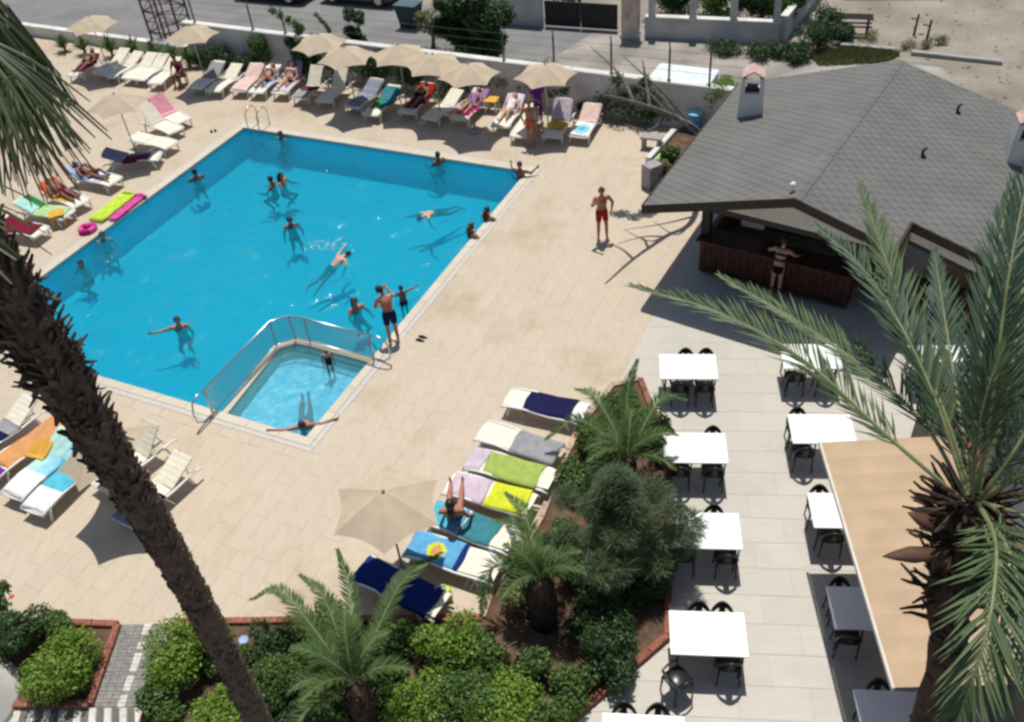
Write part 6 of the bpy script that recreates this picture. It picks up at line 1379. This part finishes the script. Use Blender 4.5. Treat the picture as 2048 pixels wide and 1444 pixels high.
rg = np.random.default_rng(8); bl = [(*(at(u, v, z)-O), .22, .22, .22) for u, v, z in ((1235, 160, 3.6), (1248, 190, 3.2), (1290, 165, 3.5), (1298, 190, 3.2), (1270, 180, 3.4), (1310, 200, 3.0))]
V, F = leaf_cloud(bl, 1500, .11, .35, rg, shell=.1); obj('foliage', np_mesh('foliage', V, F, 'dark'), e, kind='stuff')
# trees behind the far walls and dark bushes at the corner
for k, (u, v, h, rx, m_, lab) in enumerate([(1140, 35, 2.6, 1.0, 'mid', 'green tree behind the dark street gate'), (1330, 45, 3.0, 1.1, 'dark', 'left dark tree behind the pillared wall'), (1420, 48, 3.2, 1.2, 'mid', 'middle tree behind the pillared wall'), (1510, 52, 3.2, 1.2, 'dark', 'right tree behind the pillared wall'), (1590, 50, 2.8, 1.0, 'mid', 'tree behind the side wall at the top')]):
    tree(at(u, v)+WN*1.0, h, rx, m_, lab, 4500, .15, 50+k, .05)
for k, (u, v, rx, h, m_) in enumerate([(1635, 95, .9, 1.0, 'dark'), (1600, 118, .7, .6, 'dark'), (1650, 62, .8, 1.0, 'dark'), (1690, 78, .6, .6, 'dark')]):
    shrub(u, v, rx, h, m_, ['largest', 'lowest', 'farthest', 'rightmost'][k]+' of the dark scrubby bushes at the corner of the white wall', 2200, .1, seed=20+k, z0=-.03, shell=.2)
# grass strip
V = []; rg = np.random.default_rng(9); P0 = [at(*q) for q in ((1612, 108), (1700, 96), (1800, 108), (1770, 126), (1640, 132))]; cpt = sum(P0)/5; n = 4500
for k in range(n):
    i = rg.integers(5); a_, b_ = P0[i], P0[(i+1) % 5]; s, t = math.sqrt(rg.random()), rg.random(); p = cpt*(1-s)+(a_*(1-t)+b_*t)*s; h = rg.uniform(.05, .2); g = rg.uniform(0, 3.14); d = np.array([math.cos(g), math.sin(g), 0])*.025; l_ = np.array([rg.normal(0, .04), rg.normal(0, .04), h]); V += [p-d-UPZ*.05, p+d-UPZ*.05, p+d*.3+l_, p-d*.3+l_]
obj('weedy_grass', np_mesh('weedy_grass', np.array(V), np.arange(n*4).reshape(-1, 4), 'grass'), kind='stuff', label='strip of weedy grass behind the bar roof', cat='grass')
# ================================================================== STREET THINGS
def wheel(mb_par, x, y, r, w=.18):
    m1 = MB(); m1.tube([(x, y-w/2, r), (x, y+w/2, r)], r, 18); o = m1.build('wheel', 'black2', mb_par); m1 = MB(); s = 1 if y > 0 else -1; m1.tube([(x, y+s*(w/2+.001), r), (x, y+s*(w/2+.012), r)], r*.6, 14); m1.build('hub_cap', 'steel', o)
M['carglass'] = mat('car_glass', (.02, .025, .03), .08, .05, 3, spec=.6)
def car(p, rz, m_, label):
    e = empty('parked_car', p, rz, label, 'car')
    def shellbox(secs, name, mm, par):
        V = []; F = []; n = 8
        for x, y, z0, z1 in secs:
            c_ = .12
            V += [(x, -y, z0), (x, y, z0), (x, y*1.02, (z0+z1)/2), (x, y*.97, z1-.05), (x, y*.88, z1), (x, -y*.88, z1), (x, -y*.97, z1-.05), (x, -y*1.02, (z0+z1)/2)]
        for i in range(len(secs)-1):
            for k in range(n): F.append((i*n+k, (i+1)*n+k, (i+1)*n+(k+1) % n, i*n+(k+1) % n))
        F += [tuple(range(n)), tuple(range((len(secs)-1)*n+n-1, (len(secs)-1)*n-1, -1))]
        m1 = MB(); m1.add(V, F); return m1.build(name, mm, par, smooth=False, bevel=.03)
    b = shellbox([(-2.0, .72, .35, .62), (-1.9, .80, .25, .78), (-1.0, .83, .22, .90), (.8, .83, .22, .92), (1.9, .80, .25, .88), (2.02, .72, .35, .7)], 'body', m_, e)
    shellbox([(-1.0, .70, .88, .92), (-.35, .66, .89, 1.36), (.9, .64, .90, 1.40), (1.65, .68, .88, .95)], 'cabin_glass', 'carglass', e); shellbox([(-.34, .60, 1.37, 1.41), (.92, .58, 1.40, 1.45)], 'roof', m_, e)
    for x in (-1.25, 1.25):
        for y in (-.74, .74): wheel(e, x, y, .31)
    for y in (-.55, .55): m1 = MB(); m1.box(-2.03, -1.99, y-.14, y+.14, .55, .68); m1.build('headlight', 'whitep', e)
M['paint_n'] = mat('dark_blue_car_paint', (.02, .02, .05), .25, .05, 3, coat=.6); M['paint_m'] = mat('dark_maroon_car_paint', (.05, .015, .02), .25, .05, 3, coat=.6)
car(at(548, -2)+WN*.3, DA+R(180), 'paint_n', 'dark blue car parked across the street at the top left'); car(at(725, 2)+WN*.2, DA, 'paint_m', 'dark maroon car parked across the street behind the umbrella cluster')
p = at(822, 52); e = empty('wheelie_bin', (p[0], p[1], -.02), DA, 'dark teal wheeled bin on the street behind the umbrellas', 'bin'); m1 = MB(); m1.add([(x*w, y*d, z) for z, w, d in ((.12, .38, .28), (.95, .5, .38)) for x, y in ((-1, -1), (1, -1), (1, 1), (-1, 1))], [(3, 2, 1, 0), (0, 1, 5, 4), (1, 2, 6, 5), (2, 3, 7, 6), (3, 0, 4, 7), (4, 5, 6, 7)]); m1.build('bin_body', mat('dark_teal_plastic', (.02, .05, .055), .5), e, bevel=.02)
m1 = MB(); m1.box(-.53, .53, -.41, .41, .955, 1.02); m1.build('lid', mat('teal_lid', (.07, .13, .14), .5), e, bevel=.02)
for x in (-.33, .33):
    for y in (-.22, .22): m1 = MB(); m1.tube([(x, y-.03, .08), (x, y+.03, .08)], .08, 12); m1.build('wheel', 'black2', e)
p = at(905, 30); e = empty('utility_box', p, DA, 'dark grey street cabinet left of the far white wall', 'cabinet'); m1 = MB(); m1.box(-.5, .5, -.2, .2, 0, 1.1); m1.build('cabinet_body', mat('dark_grey_paint', (.10, .10, .12), .6), e, bevel=.02); m1 = MB(); m1.box(-.55, .55, -.25, .25, 1.103, 1.16); m1.build('lid', 'greyc', e); m1 = MB(); m1.box(-.02, .45, -.215, -.203, .1, 1.0); m1.build('door', 'greyc', e)
# lattice tower
p = at(352, 92); e = empty('lattice_tower', p, DA+R(8), 'brownish steel lattice tower standing behind the low wall', 'tower'); M['rust'] = mat('rusty_steel', (.17, .11, .10), .8, .3, 8); w_ = .75; Ht = 4.2
cs = [(-w_, -.45), (w_, -.45), (w_, .45), (-w_, .45)]
for x, y in cs: m1 = MB(); m1.box(x-.035, x+.035, y-.035, y+.035, -.05, Ht); m1.build('leg', 'rust', e)
for k in range(9):
    z_ = .3+k*.45
    for i in range(4):
        a_, b_ = cs[i], cs[(i+1) % 4]; m1 = MB(); m1.tube([(a_[0], a_[1], z_), (b_[0], b_[1], z_)], .022, 5); m1.build('crossbar', 'rust', e)
        if k < 8: m1 = MB(); m1.tube([(a_[0], a_[1], z_), (b_[0], b_[1], z_+.45)] if (k+i) % 2 else [(b_[0], b_[1], z_), (a_[0], a_[1], z_+.45)], .018, 5); m1.build('brace', 'rust', e)
for x in (-.25, .25): m1 = MB(); m1.box(x-.025, x+.025, -.49, -.44, -.05, Ht); m1.build('upright', 'rust', e)
# covered trailer behind the wall
p = at(1368, 147, 1.35); e = empty('covered_trailer', (p[0], p[1], -.02), math.atan2(WD[1], WD[0]), 'pale covered trailer parked behind the right part of the wall', 'trailer'); m1 = MB(); m1.box(-1.0, 1.0, -.6, .6, .5, 1.28); m1.build('trailer_body', 'greyc', e, bevel=.02); m1 = MB(); m1.box(-1.05, 1.05, -.64, .64, 1.285, 1.37); m1.build('cover', mat('pale_cover', (.70, .76, .76), .6), e, bevel=.03); m1 = MB(); m1.tube([(1.0, 0, .5), (1.9, 0, .48)], .04, 6); m1.build('tow_bar', 'rust', e)
for y in (-.68, .68): wheel(e, 0, y, .3, .14)
# wooden frame, posts, slab and rubble on the waste ground
p = at(1700, 66); e = empty('timber_bench', p, R(-20), 'broken brown timber bench frame on the waste ground', 'bench')
for x in (-.6, .6):
    for y in (-.2, .2): m1 = MB(); m1.box(x-.04, x+.04, y-.04, y+.04, -.05, .62); m1.build('leg', 'rust', e)
for z_, y in ((.62, -.2), (.62, .0), (.62, .2), (.3, -.2), (.3, .2)): m1 = MB(); m1.box(-.75, .75, y-.045, y+.045, z_, z_+.05); m1.build('plank', 'fascia', e)
for k, (u, v, h) in enumerate(((1828, 68, .75), (1851, 88, .9))):
    p = at(u, v); e = empty('wooden_post', p, 0, ['shorter', 'taller'][k]+' dark wooden post on the waste ground', 'post'); m1 = MB(); m1.tube([(0, 0, -.05), (.03, 0, h)], [.05, .04], 8); m1.build('post', 'fascia', e); m1 = MB(); m1.tube([(.02, -.02, h*.75), (-.25, -.02, h*.85)], .025, 6); m1.build('arm', 'fascia', e)
p = at(1785, -10); e = empty('concrete_platform', p, R(-15), 'cream concrete platform at the top right edge', 'platform'); m1 = MB(); m1.box(-1.9, 1.9, -.2, 2.5, -.05, .35); m1.build('base', 'concrete', e); m1 = MB(); m1.box(-1.98, 1.98, -.28, 2.5, .353, .45); m1.build('slab', mat('cream_concrete', (.66, .60, .48), .85), e)
for k, (u, v, rx) in enumerate([(1810, 96, .5), (1860, 95, .45), (1735, 78, .5), (1880, 85, .4)]): shrub(u, v, rx, .35, 'grass', ['first', 'second', 'third', 'fourth'][k]+' clump of dry brown weeds on the waste ground', 500, .09, .25, 5, seed=k, name='dry_weeds', cat='weeds', z0=-.05, shell=.1)
rk = MB(); rg = np.random.default_rng(12)
for k in range(260):
    p = at(rg.uniform(1600, 2100), rg.uniform(-5, 210)); s = rg.uniform(.02, .07); pts = [p+np.array([rg.normal()*s, rg.normal()*s, abs(rg.normal())*s*.6-.05]) for _ in range(4)]; rk.add(pts, [(0, 1, 2), (0, 2, 3), (0, 3, 1), (1, 3, 2)])
rk.build('rubble', 'dust', kind='stuff', label='scattered stones over the waste ground', cat='rubble')
